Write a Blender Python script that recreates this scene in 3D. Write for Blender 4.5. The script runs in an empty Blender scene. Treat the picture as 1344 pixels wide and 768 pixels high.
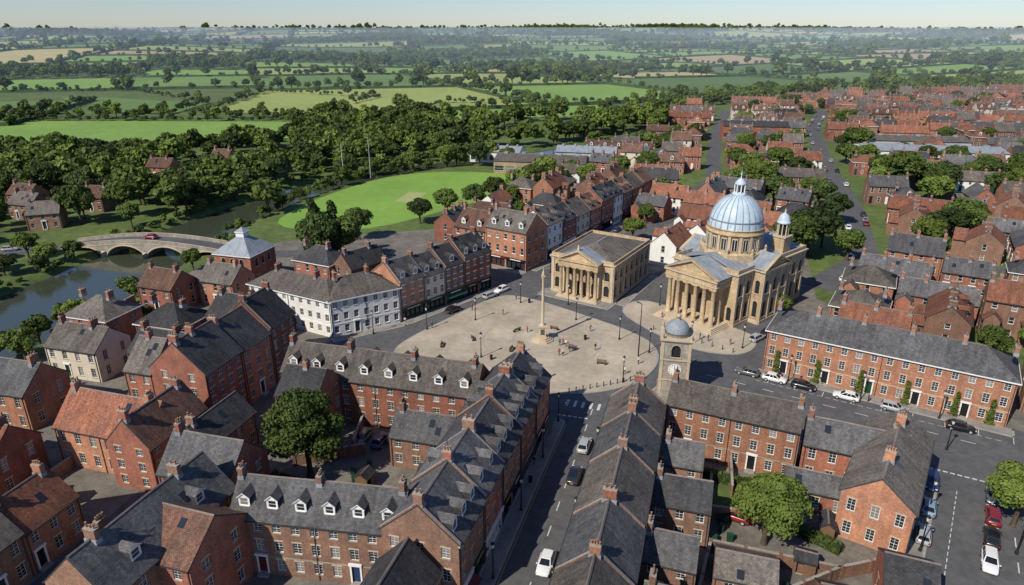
import bpy, math, random
import numpy as np
from mathutils import Vector
R=random.Random(11)
rad=math.radians
scene=bpy.context.scene
try:
    scene.view_settings.view_transform='Standard'; scene.view_settings.look='None'; scene.view_settings.exposure=0
except Exception: pass

# ------------------------------------------------------------------ materials
MT={}
def newmat(name):
    m=bpy.data.materials.new(name); m.use_nodes=True
    nt=m.node_tree; bs=nt.nodes['Principled BSDF']
    return m,nt,bs
def N(nt,t,**k):
    n=nt.nodes.new(t)
    for a,v in k.items(): setattr(n,a,v)
    return n
def mixc(nt,a,b,f,mode='MIX'):
    n=N(nt,'ShaderNodeMix',data_type='RGBA',blend_type=mode)
    for s,v in ((6,a),(7,b),(0,f)):
        if isinstance(v,bpy.types.NodeSocket): nt.links.new(v,n.inputs[s])
        elif isinstance(v,(int,float)): n.inputs[s].default_value=v if s==0 else (v,v,v,1)
        else: n.inputs[s].default_value=(*v,1)
    return n.outputs[2]
def ramp(nt,s,a,b,lo=0.,hi=1.):
    n=N(nt,'ShaderNodeMapRange'); nt.links.new(s,n.inputs[0])
    n.inputs[1].default_value=a;n.inputs[2].default_value=b;n.inputs[3].default_value=lo;n.inputs[4].default_value=hi
    return n.outputs[0]
def noisetex(nt,vec,scale,detail=3,rough=.6):
    n=N(nt,'ShaderNodeTexNoise'); n.inputs['Scale'].default_value=scale; n.inputs['Detail'].default_value=detail
    n.inputs['Roughness'].default_value=rough
    nt.links.new(vec,n.inputs['Vector']); return n.outputs[0]
def pmat(name,c1,c2,ns=.35,rough=.85,rnd=.12,pat=None,spec=.25,streak=0,fine=.25,bump=0,metal=0,lichen=None,big=0):
    m,nt,bs=newmat(name)
    geo=N(nt,'ShaderNodeNewGeometry'); pos=geo.outputs['Position']
    n1=noisetex(nt,pos,ns,4)
    col=mixc(nt,c1,c2,ramp(nt,n1,.35,.65))
    n2=noisetex(nt,pos,ns*9,3)
    col=mixc(nt,col,ramp(nt,n2,.25,.75,1-fine,1+fine),1.0,'MULTIPLY')
    uv=N(nt,'ShaderNodeUVMap')
    if pat:
        bw,bh,ms,mcol,a,b_=pat
        br=N(nt,'ShaderNodeTexBrick'); nt.links.new(uv.outputs[0],br.inputs['Vector'])
        br.inputs['Scale'].default_value=1; br.inputs['Brick Width'].default_value=bw; br.inputs['Row Height'].default_value=bh
        br.inputs['Mortar Size'].default_value=ms; br.inputs['Mortar Smooth'].default_value=.3
        br.inputs['Color1'].default_value=(a,a,a,1); br.inputs['Color2'].default_value=(b_,b_,b_,1)
        br.inputs['Mortar'].default_value=(*mcol,1)
        col=mixc(nt,col,br.outputs[0],1.0,'MULTIPLY')
    if streak:
        mp=N(nt,'ShaderNodeMapping'); nt.links.new(uv.outputs[0],mp.inputs[0]); mp.inputs['Scale'].default_value=(1.3,.16,1)
        n3=noisetex(nt,mp.outputs[0],1.0,3)
        col=mixc(nt,col,ramp(nt,n3,.3,.7,1-streak,1+streak*.7),1.0,'MULTIPLY')
    if lichen:
        n4=noisetex(nt,pos,1.7,5,.75)
        col=mixc(nt,col,lichen,ramp(nt,n4,.54,.74,0,.65))
    if big:
        n5=noisetex(nt,pos,big,5,.7); col=mixc(nt,col,ramp(nt,n5,.3,.7,.74,1.16),1.0,'MULTIPLY')
    if rnd:
        oi=N(nt,'ShaderNodeObjectInfo')
        col=mixc(nt,col,ramp(nt,oi.outputs['Random'],0,1,1-rnd,1+rnd),1.0,'MULTIPLY')
    nt.links.new(col,bs.inputs['Base Color'])
    bs.inputs['Roughness'].default_value=rough; bs.inputs['Specular IOR Level'].default_value=spec
    bs.inputs['Metallic'].default_value=metal
    if bump:
        bp=N(nt,'ShaderNodeBump'); bp.inputs['Strength'].default_value=bump; bp.inputs['Distance'].default_value=.05
        nt.links.new(noisetex(nt,pos,6,4),bp.inputs['Height']); nt.links.new(bp.outputs[0],bs.inputs['Normal'])
    MT[name]=m; return m
BR=(.225,.075,.012,(1.25,1.2,1.15),.76,1.2)
pmat('brick_red',(.31,.125,.082),(.215,.092,.067),pat=BR,rnd=.25,streak=.18)
pmat('brick_orange',(.39,.19,.115),(.29,.14,.09),pat=BR,rnd=.22,streak=.18)
pmat('brick_brown',(.255,.145,.10),(.185,.112,.082),pat=BR,rnd=.25,streak=.18)
pmat('brick_buff',(.38,.28,.18),(.30,.22,.145),pat=BR,rnd=.12,streak=.15)
pmat('stucco_white',(.76,.75,.71),(.68,.67,.63),rnd=.06,fine=.05,streak=.08)
pmat('stucco_cream',(.62,.56,.45),(.55,.49,.39),rnd=.08,fine=.06,streak=.1)
pmat('stone_buff',(.53,.40,.24),(.40,.30,.185),ns=.3,pat=(.9,.4,.015,(.7,.7,.7),.88,1.1),rnd=0,streak=.24,fine=.17)
pmat('stone_trim',(.53,.44,.31),(.44,.36,.26),rnd=.05,fine=.14)
pmat('stone_grey',(.38,.34,.28),(.28,.25,.21),pat=(.8,.35,.02,(.7,.7,.7),.85,1.1),rnd=0,streak=.2)
SL=(.36,.24,.018,(.55,.55,.55),.78,1.22)
pmat('slate',(.118,.117,.12),(.08,.079,.083),ns=.25,rough=.8,rnd=.28,pat=SL,streak=.3,lichen=(.18,.165,.14),spec=.2)
pmat('slate_dark',(.062,.062,.066),(.04,.04,.044),ns=.25,rough=.75,rnd=.3,pat=SL,streak=.3,lichen=(.115,.105,.085),spec=.2)
pmat('slate_brown',(.15,.132,.115),(.10,.089,.08),ns=.3,rough=.85,rnd=.26,pat=SL,streak=.3,lichen=(.215,.19,.14),spec=.18)
TL=(.26,.2,.022,(.5,.5,.5),.74,1.25)
pmat('tile_red',(.30,.122,.072),(.19,.088,.06),ns=.4,rnd=.28,pat=TL,streak=.3,lichen=(.17,.13,.1),spec=.15)
pmat('tile_brown',(.19,.10,.07),(.125,.076,.058),ns=.4,rnd=.3,pat=TL,streak=.3,lichen=(.16,.13,.1),spec=.15)
pmat('lead',(.30,.33,.36),(.22,.25,.28),ns=.5,rough=.55,rnd=0,streak=.2)
pmat('dome_lead',(.52,.62,.69),(.38,.49,.58),ns=.6,rough=.42,rnd=0,streak=.18,fine=.1)
pmat('white_paint',(.78,.78,.76),(.70,.70,.68),rnd=0,fine=.04,rough=.5)
pmat('gutter',(.04,.04,.042),(.05,.05,.05),rnd=.2,rough=.5)
pmat('ridge_tile',(.20,.17,.15),(.15,.12,.11),rnd=.2)
pmat('chimney_pot',(.42,.25,.16),(.33,.2,.13),rnd=.2)
pmat('coping',(.34,.31,.27),(.26,.24,.21),rnd=.1)
pmat('asphalt',(.115,.115,.117),(.09,.09,.094),ns=.12,rnd=0,fine=.12,rough=.9,big=.6)
pmat('yard_gravel',(.20,.18,.15),(.13,.12,.105),ns=.2,rnd=0,fine=.2,big=.5)
pmat('pavement_slab',(.28,.26,.23),(.22,.21,.19),ns=.3,rnd=0,pat=(.9,.6,.02,(.72,.72,.72),.92,1.06),fine=.1,big=.4)
pmat('square_paving',(.45,.39,.30),(.39,.335,.255),ns=.09,rnd=0,pat=(1.1,.7,.03,(.82,.82,.82),.93,1.05),fine=.08,big=.12)
pmat('paving_band',(.36,.32,.26),(.32,.29,.24),rnd=0)
pmat('kerb_stone',(.33,.32,.30),(.28,.27,.25),rnd=0)
pmat('road_paint',(.62,.62,.6),(.45,.45,.44),ns=1.5,rnd=0,fine=.2)
pmat('yellow_paint',(.48,.38,.1),(.36,.3,.09),ns=1.5,rnd=0)
pmat('grass',(.12,.165,.045),(.078,.115,.034),ns=.05,rnd=0,fine=.25,big=.3)
pmat('cricket_grass',(.20,.34,.06),(.16,.29,.05),ns=.03,rnd=0,fine=.08)
pmat('cricket_square',(.34,.36,.15),(.3,.33,.13),ns=.2,rnd=0)
pmat('bark',(.10,.075,.05),(.07,.05,.035),ns=2)
for i,(a,b_) in enumerate([((.20,.32,.07),(.165,.28,.06)),((.13,.215,.055),(.105,.175,.045)),((.30,.355,.10),(.25,.305,.085)),
        ((.43,.38,.17),(.37,.33,.15)),((.16,.255,.06),(.125,.21,.05)),((.38,.30,.17),(.32,.25,.145)),((.105,.17,.045),(.085,.14,.038))]):
    pmat('field_%d'%i,a,b_,ns=.012,rnd=0,fine=.1,streak=.12)
pmat('field_hedge',(.03,.055,.016),(.05,.078,.022),ns=.15,rnd=0,fine=.4)
pmat('shed_metal',(.42,.44,.46),(.34,.36,.38),pat=(1.,40.,.06,(.7,.7,.7),.97,1.03),rough=.5,rnd=.1)
for nm,c in dict(door_black=(.015,.015,.017),door_blue=(.02,.045,.12),door_green=(.015,.06,.03),door_red=(.16,.015,.015),shop_navy=(.02,.03,.07),
    shop_green=(.02,.06,.04),shop_maroon=(.12,.02,.02),shop_grey=(.13,.13,.13),iron=(.02,.02,.022),red_plastic=(.3,.02,.02),wood=(.2,.12,.07),
    tyre=(.012,.012,.012),hub=(.4,.4,.41),lamp_glass=(.7,.7,.62),bronze=(.09,.1,.07)).items():
    pmat(nm,c,tuple(x*.85 for x in c),rnd=.1,fine=.05,rough=.5)
def gloss(name,col,rough=.08,spec=.6,metal=0,coat=0,rnd=0):
    m,nt,bs=newmat(name)
    bs.inputs['Base Color'].default_value=(*col,1); bs.inputs['Roughness'].default_value=rough
    bs.inputs['Specular IOR Level'].default_value=spec; bs.inputs['Metallic'].default_value=metal; bs.inputs['Coat Weight'].default_value=coat
    MT[name]=m
gloss('glass',(.022,.027,.033),.12,.6); gloss('glass_curtain',(.20,.19,.17),.2,.5); gloss('shop_glass',(.03,.035,.04),.08,.6)
gloss('car_glass',(.012,.015,.018),.06,.6)
for nm,c in dict(car_white=(.72,.72,.72),car_silver=(.36,.38,.40),car_black=(.012,.012,.015),car_blue=(.02,.05,.14),car_red=(.22,.015,.015),car_grey=(.10,.11,.12),car_lightblue=(.2,.3,.38)).items():
    gloss(nm,c,.3,.5,coat=.7,metal=.0)
gloss('tail_light',(.35,.01,.01),.2); gloss('head_light',(.7,.7,.72),.15)
# water
m,nt,bs=newmat('river_water'); bs.inputs['Base Color'].default_value=(.05,.06,.04,1); bs.inputs['Roughness'].default_value=.06
bs.inputs['Specular IOR Level'].default_value=.8
g=N(nt,'ShaderNodeNewGeometry'); bp=N(nt,'ShaderNodeBump'); bp.inputs['Strength'].default_value=.25; bp.inputs['Distance'].default_value=.08
nt.links.new(noisetex(nt,g.outputs['Position'],1.2,4),bp.inputs['Height']); nt.links.new(bp.outputs[0],bs.inputs['Normal']); MT['river_water']=m
# foliage
def leafmat(name,ca,cb,tr=.25):
    m,nt,bs=newmat(name)
    g=N(nt,'ShaderNodeNewGeometry'); oi=N(nt,'ShaderNodeObjectInfo')
    c=mixc(nt,ca,cb,ramp(nt,noisetex(nt,g.outputs['Position'],.55,4,.7),.35,.68))
    c=mixc(nt,c,ramp(nt,oi.outputs['Random'],0,1,.65,1.5),1.0,'MULTIPLY')
    nt.links.new(c,bs.inputs['Base Color']); bs.inputs['Roughness'].default_value=.65; bs.inputs['Specular IOR Level'].default_value=.2
    t=N(nt,'ShaderNodeBsdfTranslucent'); nt.links.new(c,t.inputs[0]); ms=N(nt,'ShaderNodeMixShader'); ms.inputs[0].default_value=tr
    nt.links.new(bs.outputs[0],ms.inputs[1]); nt.links.new(t.outputs[0],ms.inputs[2]); nt.links.new(ms.outputs[0],nt.nodes['Material Output'].inputs[0])
    MT[name]=m
leafmat('leaf',(.058,.092,.02),(.12,.163,.034)); leafmat('leaf_light',(.09,.135,.024),(.165,.21,.045)); leafmat('leaf_dark',(.04,.068,.019),(.082,.117,.03))
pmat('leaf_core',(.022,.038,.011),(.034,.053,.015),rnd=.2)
# people clothes : coloured by height on the figure
def clothes(name,top,leg,hair):
    m,nt,bs=newmat(name); tc=N(nt,'ShaderNodeTexCoord'); sp=N(nt,'ShaderNodeSeparateXYZ'); nt.links.new(tc.outputs['Object'],sp.inputs[0])
    cr=N(nt,'ShaderNodeValToRGB'); cr.color_ramp.interpolation='CONSTANT'; e=cr.color_ramp.elements
    e[0].position=0; e[0].color=(.02,.02,.02,1); e[1].position=.05; e[1].color=(*leg,1)
    for p,c in ((.53,top),(.83,(.45,.28,.2)),(.93,hair)):
        q=e.new(p); q.color=(*c,1)
    nt.links.new(ramp(nt,sp.outputs[2],0,1.75),cr.inputs[0]); nt.links.new(cr.outputs[0],bs.inputs['Base Color']); bs.inputs['Roughness'].default_value=.9; MT[name]=m
clothes('clothes_a',(.05,.09,.2),(.03,.03,.05),(.05,.03,.02)); clothes('clothes_b',(.4,.05,.05),(.06,.07,.12),(.15,.09,.04)); clothes('clothes_c',(.6,.58,.5),(.05,.05,.05),(.03,.02,.02)); clothes('clothes_d',(.03,.03,.03),(.12,.1,.08),(.2,.17,.14))

# ------------------------------------------------------------------ mesh builder
class B:
    def __init__(s):
        s.v=[];s.f=[];s.m=[];s.sm=[];s.mats=[];s.st=[(0.,0.,0.,1.,0.)]
    def push(s,x,y,a=0,z=0):
        ox,oy,oz,c,sn=s.st[-1]; ca,sa=math.cos(a),math.sin(a)
        s.st.append((ox+c*x-sn*y,oy+sn*x+c*y,oz+z,c*ca-sn*sa,sn*ca+c*sa)); return s
    def pop(s): s.st.pop()
    def tp(s,p):
        ox,oy,oz,c,sn=s.st[-1]; return (ox+c*p[0]-sn*p[1],oy+sn*p[0]+c*p[1],oz+p[2])
    def mi(s,n):
        if n not in s.mats: s.mats.append(n)
        return s.mats.index(n)
    def face(s,pts,mat):
        i=len(s.v); s.v.extend([s.tp(p) for p in pts]); s.f.append(tuple(range(i,i+len(pts)))); s.m.append(s.mi(mat)); s.sm.append(False)
    def grid(s,rings,mat,smooth=True,closed=True):
        i=len(s.v); n=len(rings[0])
        for r in rings: s.v.extend([s.tp(p) for p in r])
        k=s.mi(mat)
        for a in range(len(rings)-1):
            for b in range(n if closed else n-1):
                c=(b+1)%n
                s.f.append((i+a*n+b,i+a*n+c,i+(a+1)*n+c,i+(a+1)*n+b)); s.m.append(k); s.sm.append(smooth)
    def box(s,x0,x1,y0,y1,z0,z1,mat):
        s.face([(x0,y0,z0),(x1,y0,z0),(x1,y0,z1),(x0,y0,z1)],mat); s.face([(x1,y0,z0),(x1,y1,z0),(x1,y1,z1),(x1,y0,z1)],mat)
        s.face([(x1,y1,z0),(x0,y1,z0),(x0,y1,z1),(x1,y1,z1)],mat); s.face([(x0,y1,z0),(x0,y0,z0),(x0,y0,z1),(x0,y1,z1)],mat)
        s.face([(x0,y0,z1),(x1,y0,z1),(x1,y1,z1),(x0,y1,z1)],mat); s.face([(x0,y0,z0),(x0,y1,z0),(x1,y1,z0),(x1,y0,z0)],mat)
    def lathe(s,x,y,prof,n,mat,smooth=True,a0=0):
        rings=[[(x+r*math.cos(a0+2*math.pi*k/n),y+r*math.sin(a0+2*math.pi*k/n),z) for k in range(n)] for r,z in prof]
        s.grid(rings,mat,smooth)
    def mesh(s,name):
        me=bpy.data.meshes.new(name); me.from_pydata(s.v,[],s.f)
        for n in s.mats: me.materials.append(MT[n])
        me.polygons.foreach_set('material_index',s.m); me.polygons.foreach_set('use_smooth',s.sm)
        uvmap(me); me.update(); return me
    def obj(s,name,x=0,y=0,a=0,z=0):
        return addobj(name,s.mesh(name),x,y,a,z)
def uvmap(me):
    nl=len(me.loops); npol=len(me.polygons)
    if not nl: return
    co=np.empty(len(me.vertices)*3); me.vertices.foreach_get('co',co); co=co.reshape(-1,3)
    lv=np.empty(nl,int); me.loops.foreach_get('vertex_index',lv)
    no=np.empty(npol*3); me.polygons.foreach_get('normal',no); no=no.reshape(-1,3)
    lt=np.empty(npol,int); me.polygons.foreach_get('loop_total',lt)
    n=np.repeat(no,lt,axis=0); p=co[lv]
    t=np.stack([-n[:,1],n[:,0],np.zeros(nl)],1); l=np.linalg.norm(t,axis=1); flat=l<.05
    t[flat]=(1,0,0); l[flat]=1; t/=l[:,None]; b=np.cross(n,t)
    uv=np.stack([(p*t).sum(1),(p*b).sum(1)],1)
    u=me.uv_layers.new(name='UVMap'); u.data.foreach_set('uv',uv.ravel())
def addobj(name,me,x=0,y=0,a=0,z=0,s=None):
    o=bpy.data.objects.new(name,me); o.location=(x,y,z); o.rotation_euler=(0,0,a)
    if s: o.scale=s if isinstance(s,tuple) else (s,s,s)
    scene.collection.objects.link(o); return o

# ------------------------------------------------------------------ walls with real openings
def wall(b,A,C,z0,z1,ops,mat,lod=0,trim='stone_trim',r=.14):
    dx,dy=C[0]-A[0],C[1]-A[1]; L=math.hypot(dx,dy); dx/=L;dy/=L; nx,ny=dy,-dx
    P=lambda q,z,o=0:(A[0]+dx*q+nx*o,A[1]+dy*q+ny*o,z)
    Q=lambda a,c,za,zb,o,m:b.face([P(a,za,o),P(c,za,o),P(c,zb,o),P(a,zb,o)],m)
    def SB(a,c,za,zb,o0,o1,m):
        Q(a,c,za,zb,o1,m)
        b.face([P(a,zb,o1),P(c,zb,o1),P(c,zb,o0),P(a,zb,o0)],m); b.face([P(a,za,o0),P(c,za,o0),P(c,za,o1),P(a,za,o1)],m)
        b.face([P(a,za,o0),P(a,za,o1),P(a,zb,o1),P(a,zb,o0)],m); b.face([P(c,za,o1),P(c,za,o0),P(c,zb,o0),P(c,zb,o1)],m)
    if lod>=2:
        Q(0,L,z0,z1,0,mat)
        for xc,w,zb,h,k in ops:
            if k=='door': Q(xc-w/2,xc+w/2,zb,zb+h,.03,R.choice(['door_black','door_blue','white_paint','door_green'])); continue
            Q(xc-w/2,xc+w/2,zb,zb+h,.02,'white_paint')
            g='glass' if R.random()<.8 else 'glass_curtain'
            Q(xc-w/2+.09,xc+w/2-.09,zb+.08,zb+h/2-.03,.03,g); Q(xc-w/2+.09,xc+w/2-.09,zb+h/2+.03,zb+h-.08,.03,g)
        return
    zs=sorted(set([z0,z1]+[round(o[2],4) for o in ops]+[round(o[2]+o[3],4) for o in ops]))
    for i in range(len(zs)-1):
        za,zb=zs[i],zs[i+1]
        if zb-za<1e-4: continue
        mid=(za+zb)/2; cur=0
        for a,c in sorted((o[0]-o[1]/2,o[0]+o[1]/2) for o in ops if o[2]<mid<o[2]+o[3]):
            if a>cur+1e-4: Q(cur,a,za,zb,0,mat)
            cur=c
        if cur<L-1e-4: Q(cur,L,za,zb,0,mat)
    for xc,w,zb,h,k in ops:
        a,c,zt=xc-w/2,xc+w/2,zb+h
        rr=r if k!='arch' else .3
        rm=mat
        if k=='arch':
            zc=zt-w/2; na=6
            arc=[(xc-w/2*math.cos(math.pi*i/na/2),zc+w/2*math.sin(math.pi*i/na/2)) for i in range(na+1)]
            b.face([P(q,z) for q,z in arc]+[P(a,zt)],mat)
            arc2=[(2*xc-q,z) for q,z in arc][::-1]
            b.face([P(q,z) for q,z in arc2]+[P(c,zt)],mat)
            full=arc+arc2[1:]
            for i in range(len(full)-1):
                (q0,e0),(q1,e1)=full[i],full[i+1]
                b.face([P(q0,e0),P(q1,e1),P(q1,e1,-rr),P(q0,e0,-rr)],trim)
                f=1.16; o0=(xc+(q0-xc)*f,zc+(e0-zc)*f); o1=(xc+(q1-xc)*f,zc+(e1-zc)*f)
                b.face([P(q0,e0,.05),P(q1,e1,.05),P(*o1,.05),P(*o0,.05)],trim)
            for q in (a,c): b.face([P(q,zb),P(q,zc),P(q,zc,-rr),P(q,zb,-rr)],trim)
            Q(a,c,zb,zt,-rr,'glass'); Q(xc-.04,xc+.04,zb,zt,-rr+.03,'gutter')
            for q in range(1,4): Q(a,c,zb+h*q/4-.03,zb+h*q/4+.03,-rr+.025,'gutter')
            SB(a-.12,c+.12,zb-.2,zb,0,.14,trim); continue
        for q in (a,c): b.face([P(q,zb),P(q,zt),P(q,zt,-rr),P(q,zb,-rr)],rm)
        b.face([P(a,zt),P(c,zt),P(c,zt,-rr),P(a,zt,-rr)],rm); b.face([P(a,zb),P(c,zb),P(c,zb,-rr),P(a,zb,-rr)],trim)
        if k=='sash':
            Q(a,c,zb,zt,-rr,'glass' if R.random()<.78 else 'glass_curtain'); o=-rr+.03; fw=.075
            Q(a,a+fw,zb,zt,o,'white_paint');Q(c-fw,c,zb,zt,o,'white_paint');Q(a+fw,c-fw,zb,zb+fw,o,'white_paint');Q(a+fw,c-fw,zt-fw,zt,o,'white_paint')
            Q(a+fw,c-fw,zb+h/2-.03,zb+h/2+.03,o,'white_paint')
            if lod==0:
                Q(xc-.02,xc+.02,zb+fw,zt-fw,o-.01,'white_paint')
                for q in (.25,.75): Q(a+fw,c-fw,zb+h*q-.015,zb+h*q+.015,o-.012,'white_paint')
            SB(a-.08,c+.08,zb-.1,zb,0,.08,'white_paint' if trim=='white_paint' else 'coping')
            if lod==0: SB(a-.12,c+.12,zt,zt+.2,0,.025,trim)
        elif k=='door':
            dc=R.choice(['door_black','door_blue','door_green','door_black','door_red'])
            Q(a,c,zb,zb+h*.8,-rr,dc); Q(a,c,zb+h*.8,zt,-rr,'glass')
            SB(a-.2,a,zb,zt,0,.1,'white_paint');SB(c,c+.2,zb,zt,0,.1,'white_paint');SB(a-.28,c+.28,zt,zt+.28,0,.25,'white_paint')
            SB(a-.2,c+.2,zb-.3,zb-.02,0,.6,'coping')
        elif k=='shop':
            Q(a,c,zb,zt,-rr-.2,'shop_glass'); sc=R.choice(['shop_navy','shop_green','shop_maroon','shop_grey','white_paint','door_black'])
            for q in (a,c): b.face([P(q,zb,-rr),P(q,zt,-rr),P(q,zt,-rr-.2),P(q,zb,-rr-.2)],sc)
            SB(a,c-1.1,zb,zb+.5,-rr-.2,-.03,sc)
            nm=max(2,int(w/1.2))
            for i in range(nm+1):
                q=a+(c-a-.1)*i/nm; SB(q,q+.1,zb,zt,-rr-.2,-.02,sc)
            SB(a-.15,c+.15,zt,zt+.55,0,.16,sc); SB(a-.2,c+.2,zt+.55,zt+.65,0,.24,sc)
            if w>3: SB(xc-w*.28,xc+w*.28,zt+.17,zt+.4,.16,.18,R.choice(['white_paint','stone_trim']))
            if R.random()<.2:
                b.face([P(a,zt-.05,.2),P(c,zt-.05,.2),P(c,zt-.6,1.2),P(a,zt-.6,1.2)],R.choice(['shop_maroon','shop_green','white_paint']))

def chimney(b,x,y,w,d,z0,z1,mat,pots=3):
    b.box(x-w/2,x+w/2,y-d/2,y+d/2,z0,z1,mat); b.box(x-w/2-.06,x+w/2+.06,y-d/2-.06,y+d/2+.06,z1-.26,z1-.12,mat); b.box(x-w/2-.04,x+w/2+.04,y-d/2-.04,y+d/2+.04,z1+.001,z1+.08,'coping')
    b.box(x-w/2-.08,x+w/2+.08,y-d/2-.08,y+d/2+.08,z0,z0+.55,'lead')
    for i in range(pots):
        f=(i+.5)/pots-.5
        px,py=(x,y+f*d) if d>=w else (x+f*w,y)
        h=.35+R.random()*.3
        b.lathe(px,py,[(.13,z1+.07),(.1,z1+.07+h),(.13,z1+.09+h),(.07,z1+.09+h),(.0,z1+h-.02)],7,'chimney_pot')
def parapet(b,x,D,H,rh,w=.3):
    k=rh/(D/2)
    for s0 in (0,1):
        Y=lambda y:(y if s0==0 else D-y)
        pts=[(-.2,H-.2*k),(D/2,H+rh)]
        a,c=x-w/2,x+w/2
        (y0,q0),(y1,q1)=pts
        b.face([(a,Y(y0),q0+.3),(c,Y(y0),q0+.3),(c,Y(y1),q1+.3),(a,Y(y1),q1+.3)],'coping')
        for q in (a,c): b.face([(q,Y(y0),q0),(q,Y(y0),q0+.3),(q,Y(y1),q1+.3),(q,Y(y1),q1)],'brick_brown')
        b.face([(a,Y(y0),q0),(c,Y(y0),q0),(c,Y(y0),q0+.3),(a,Y(y0),q0+.3)],'coping')
def dormer(b,x,H,k,yd=.9,w=1.35,h=1.25,roof='slate',style=0):
    zb=H+yd*k; zt=zb+h; y2=(zt-H)/k; a,c=x-w/2,x+w/2
    wall(b,(a,yd),(c,yd),zb,zt,[(w/2,w-.35,zb+.12,h-.24,'sash')],'white_paint',1,'white_paint',.06)
    for q in (a,c): b.face([(q,yd,zb),(q,yd,zt),(q,y2,zt)],'slate_dark')
    if style==0:
        zr=zt+w*.42; y3=(zr-H)/k
        b.face([(a,yd,zt),(c,yd,zt),(x,yd,zr)],'white_paint')
        for sg in (-1,1):
            e=x+sg*(w/2+.13); b.face([(e,yd-.15,zt-.05),(x,yd-.15,zr+.06),(x,y3,zr+.06),(e,y2,zt-.05)],roof)
            b.face([(e,yd-.16,zt-.05),(x,yd-.16,zr+.06),(x,yd-.16,zr-.06),(e,yd-.16,zt-.16)],'white_paint')
    else:
        b.face([(a-.12,yd-.15,zt+.04),(c+.12,yd-.15,zt+.04),(c+.12,y2+.2,zt+.16),(a-.12,y2+.2,zt+.16)],'slate_dark')
        b.box(a-.12,c+.12,yd-.17,yd-.15,zt-.1,zt+.05,'white_paint')
def roof_gable(b,L,D,H,rh,mat,wallmat,oh=.28,ov=.08,white=False):
    k=rh/(D/2); t=.07; ze=H-oh*k+t; zr=H+rh+t
    # a slightly sagging, hand-laid ridge: split the slopes along the length
    n=max(1,int(L/4)); sag=[0]+[R.uniform(-.07,.03) for _ in range(n-1)]+[0]
    X=lambda i:-ov+(L+2*ov)*i/n
    for i in range(n):
        a,c=X(i),X(i+1); za,zc=zr+sag[i],zr+sag[i+1]
        b.face([(a,-oh,ze),(c,-oh,ze),(c,D/2,zc),(a,D/2,za)],mat)
        b.face([(c,D+oh,ze),(a,D+oh,ze),(a,D/2,za),(c,D/2,zc)],mat)
        b.face([(a,D/2-.15,za-.04),(c,D/2-.15,zc-.04),(c,D/2,zc+.09),(a,D/2,za+.09)],'ridge_tile'); b.face([(a,D/2+.15,za-.04),(c,D/2+.15,zc-.04),(c,D/2,zc+.09),(a,D/2,za+.09)],'ridge_tile')
    g='white_paint' if white else 'gutter'
    b.box(-ov,L+ov,-oh-.11,-oh+.01,ze-.14,ze-.01,g); b.box(-ov,L+ov,D+oh-.01,D+oh+.11,ze-.14,ze-.01,g)
    for q in (-ov,L+ov):
        b.face([(q,-oh,ze),(q,D/2,zr),(q,D/2,zr-.2),(q,-oh,ze-.2)],g); b.face([(q,D+oh,ze),(q,D/2,zr),(q,D/2,zr-.2),(q,D+oh,ze-.2)],g)
    for q in (0,L): b.face([(q,0,H),(q,D,H),(q,D/2,H+rh)],wallmat)
    b.face([(-ov,-oh,ze-.15),(L+ov,-oh,ze-.15),(L+ov,0,ze-.15),(-ov,0,ze-.15)],g)
def roof_hip(b,L,D,H,rh,mat,oh=.35,hl=1,hr=1,top='ridge_tile'):
    m=min(D,L)/2; k=rh/m; ze=H-oh*k*.5+.05; zr=H+rh
    if L>=D:
        x0=m if hl else -0; x1=L-m if hr else L; y=D/2
        e0=-oh;e1=L+oh;f0=-oh;f1=D+oh
        b.face([(e0,f0,ze),(e1,f0,ze),(x1,y,zr),(x0,y,zr)],mat); b.face([(e1,f1,ze),(e0,f1,ze),(x0,y,zr),(x1,y,zr)],mat)
        b.face([(e0,f1,ze),(e0,f0,ze),(x0,y,zr)],mat); b.face([(e1,f0,ze),(e1,f1,ze),(x1,y,zr)],mat)
        if x1>x0+.1: b.box(x0,x1,y-.13,y+.13,zr-.06,zr+.08,top)
    else:
        y0,y1=m,D-m; x=L/2
        b.face([(-oh,D+oh,ze),(-oh,-oh,ze),(x,y0,zr),(x,y1,zr)],mat); b.face([(L+oh,-oh,ze),(L+oh,D+oh,ze),(x,y1,zr),(x,y0,zr)],mat)
        b.face([(-oh,-oh,ze),(L+oh,-oh,ze),(x,y0,zr)],mat); b.face([(L+oh,D+oh,ze),(-oh,D+oh,ze),(x,y1,zr)],mat)
        b.box(x-.13,x+.13,y0,y1,zr-.06,zr+.08,top)
    g='white_paint'
    b.box(-oh,L+oh,-oh-.08,-oh+.01,ze-.2,ze-.01,g);b.box(-oh,L+oh,D+oh-.01,D+oh+.08,ze-.2,ze-.01,g)
    b.box(-oh-.08,-oh,-oh,D+oh,ze-.2,ze-.01,g);b.box(L+oh,L+oh+.08,-oh,D+oh,ze-.2,ze-.01,g)
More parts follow.
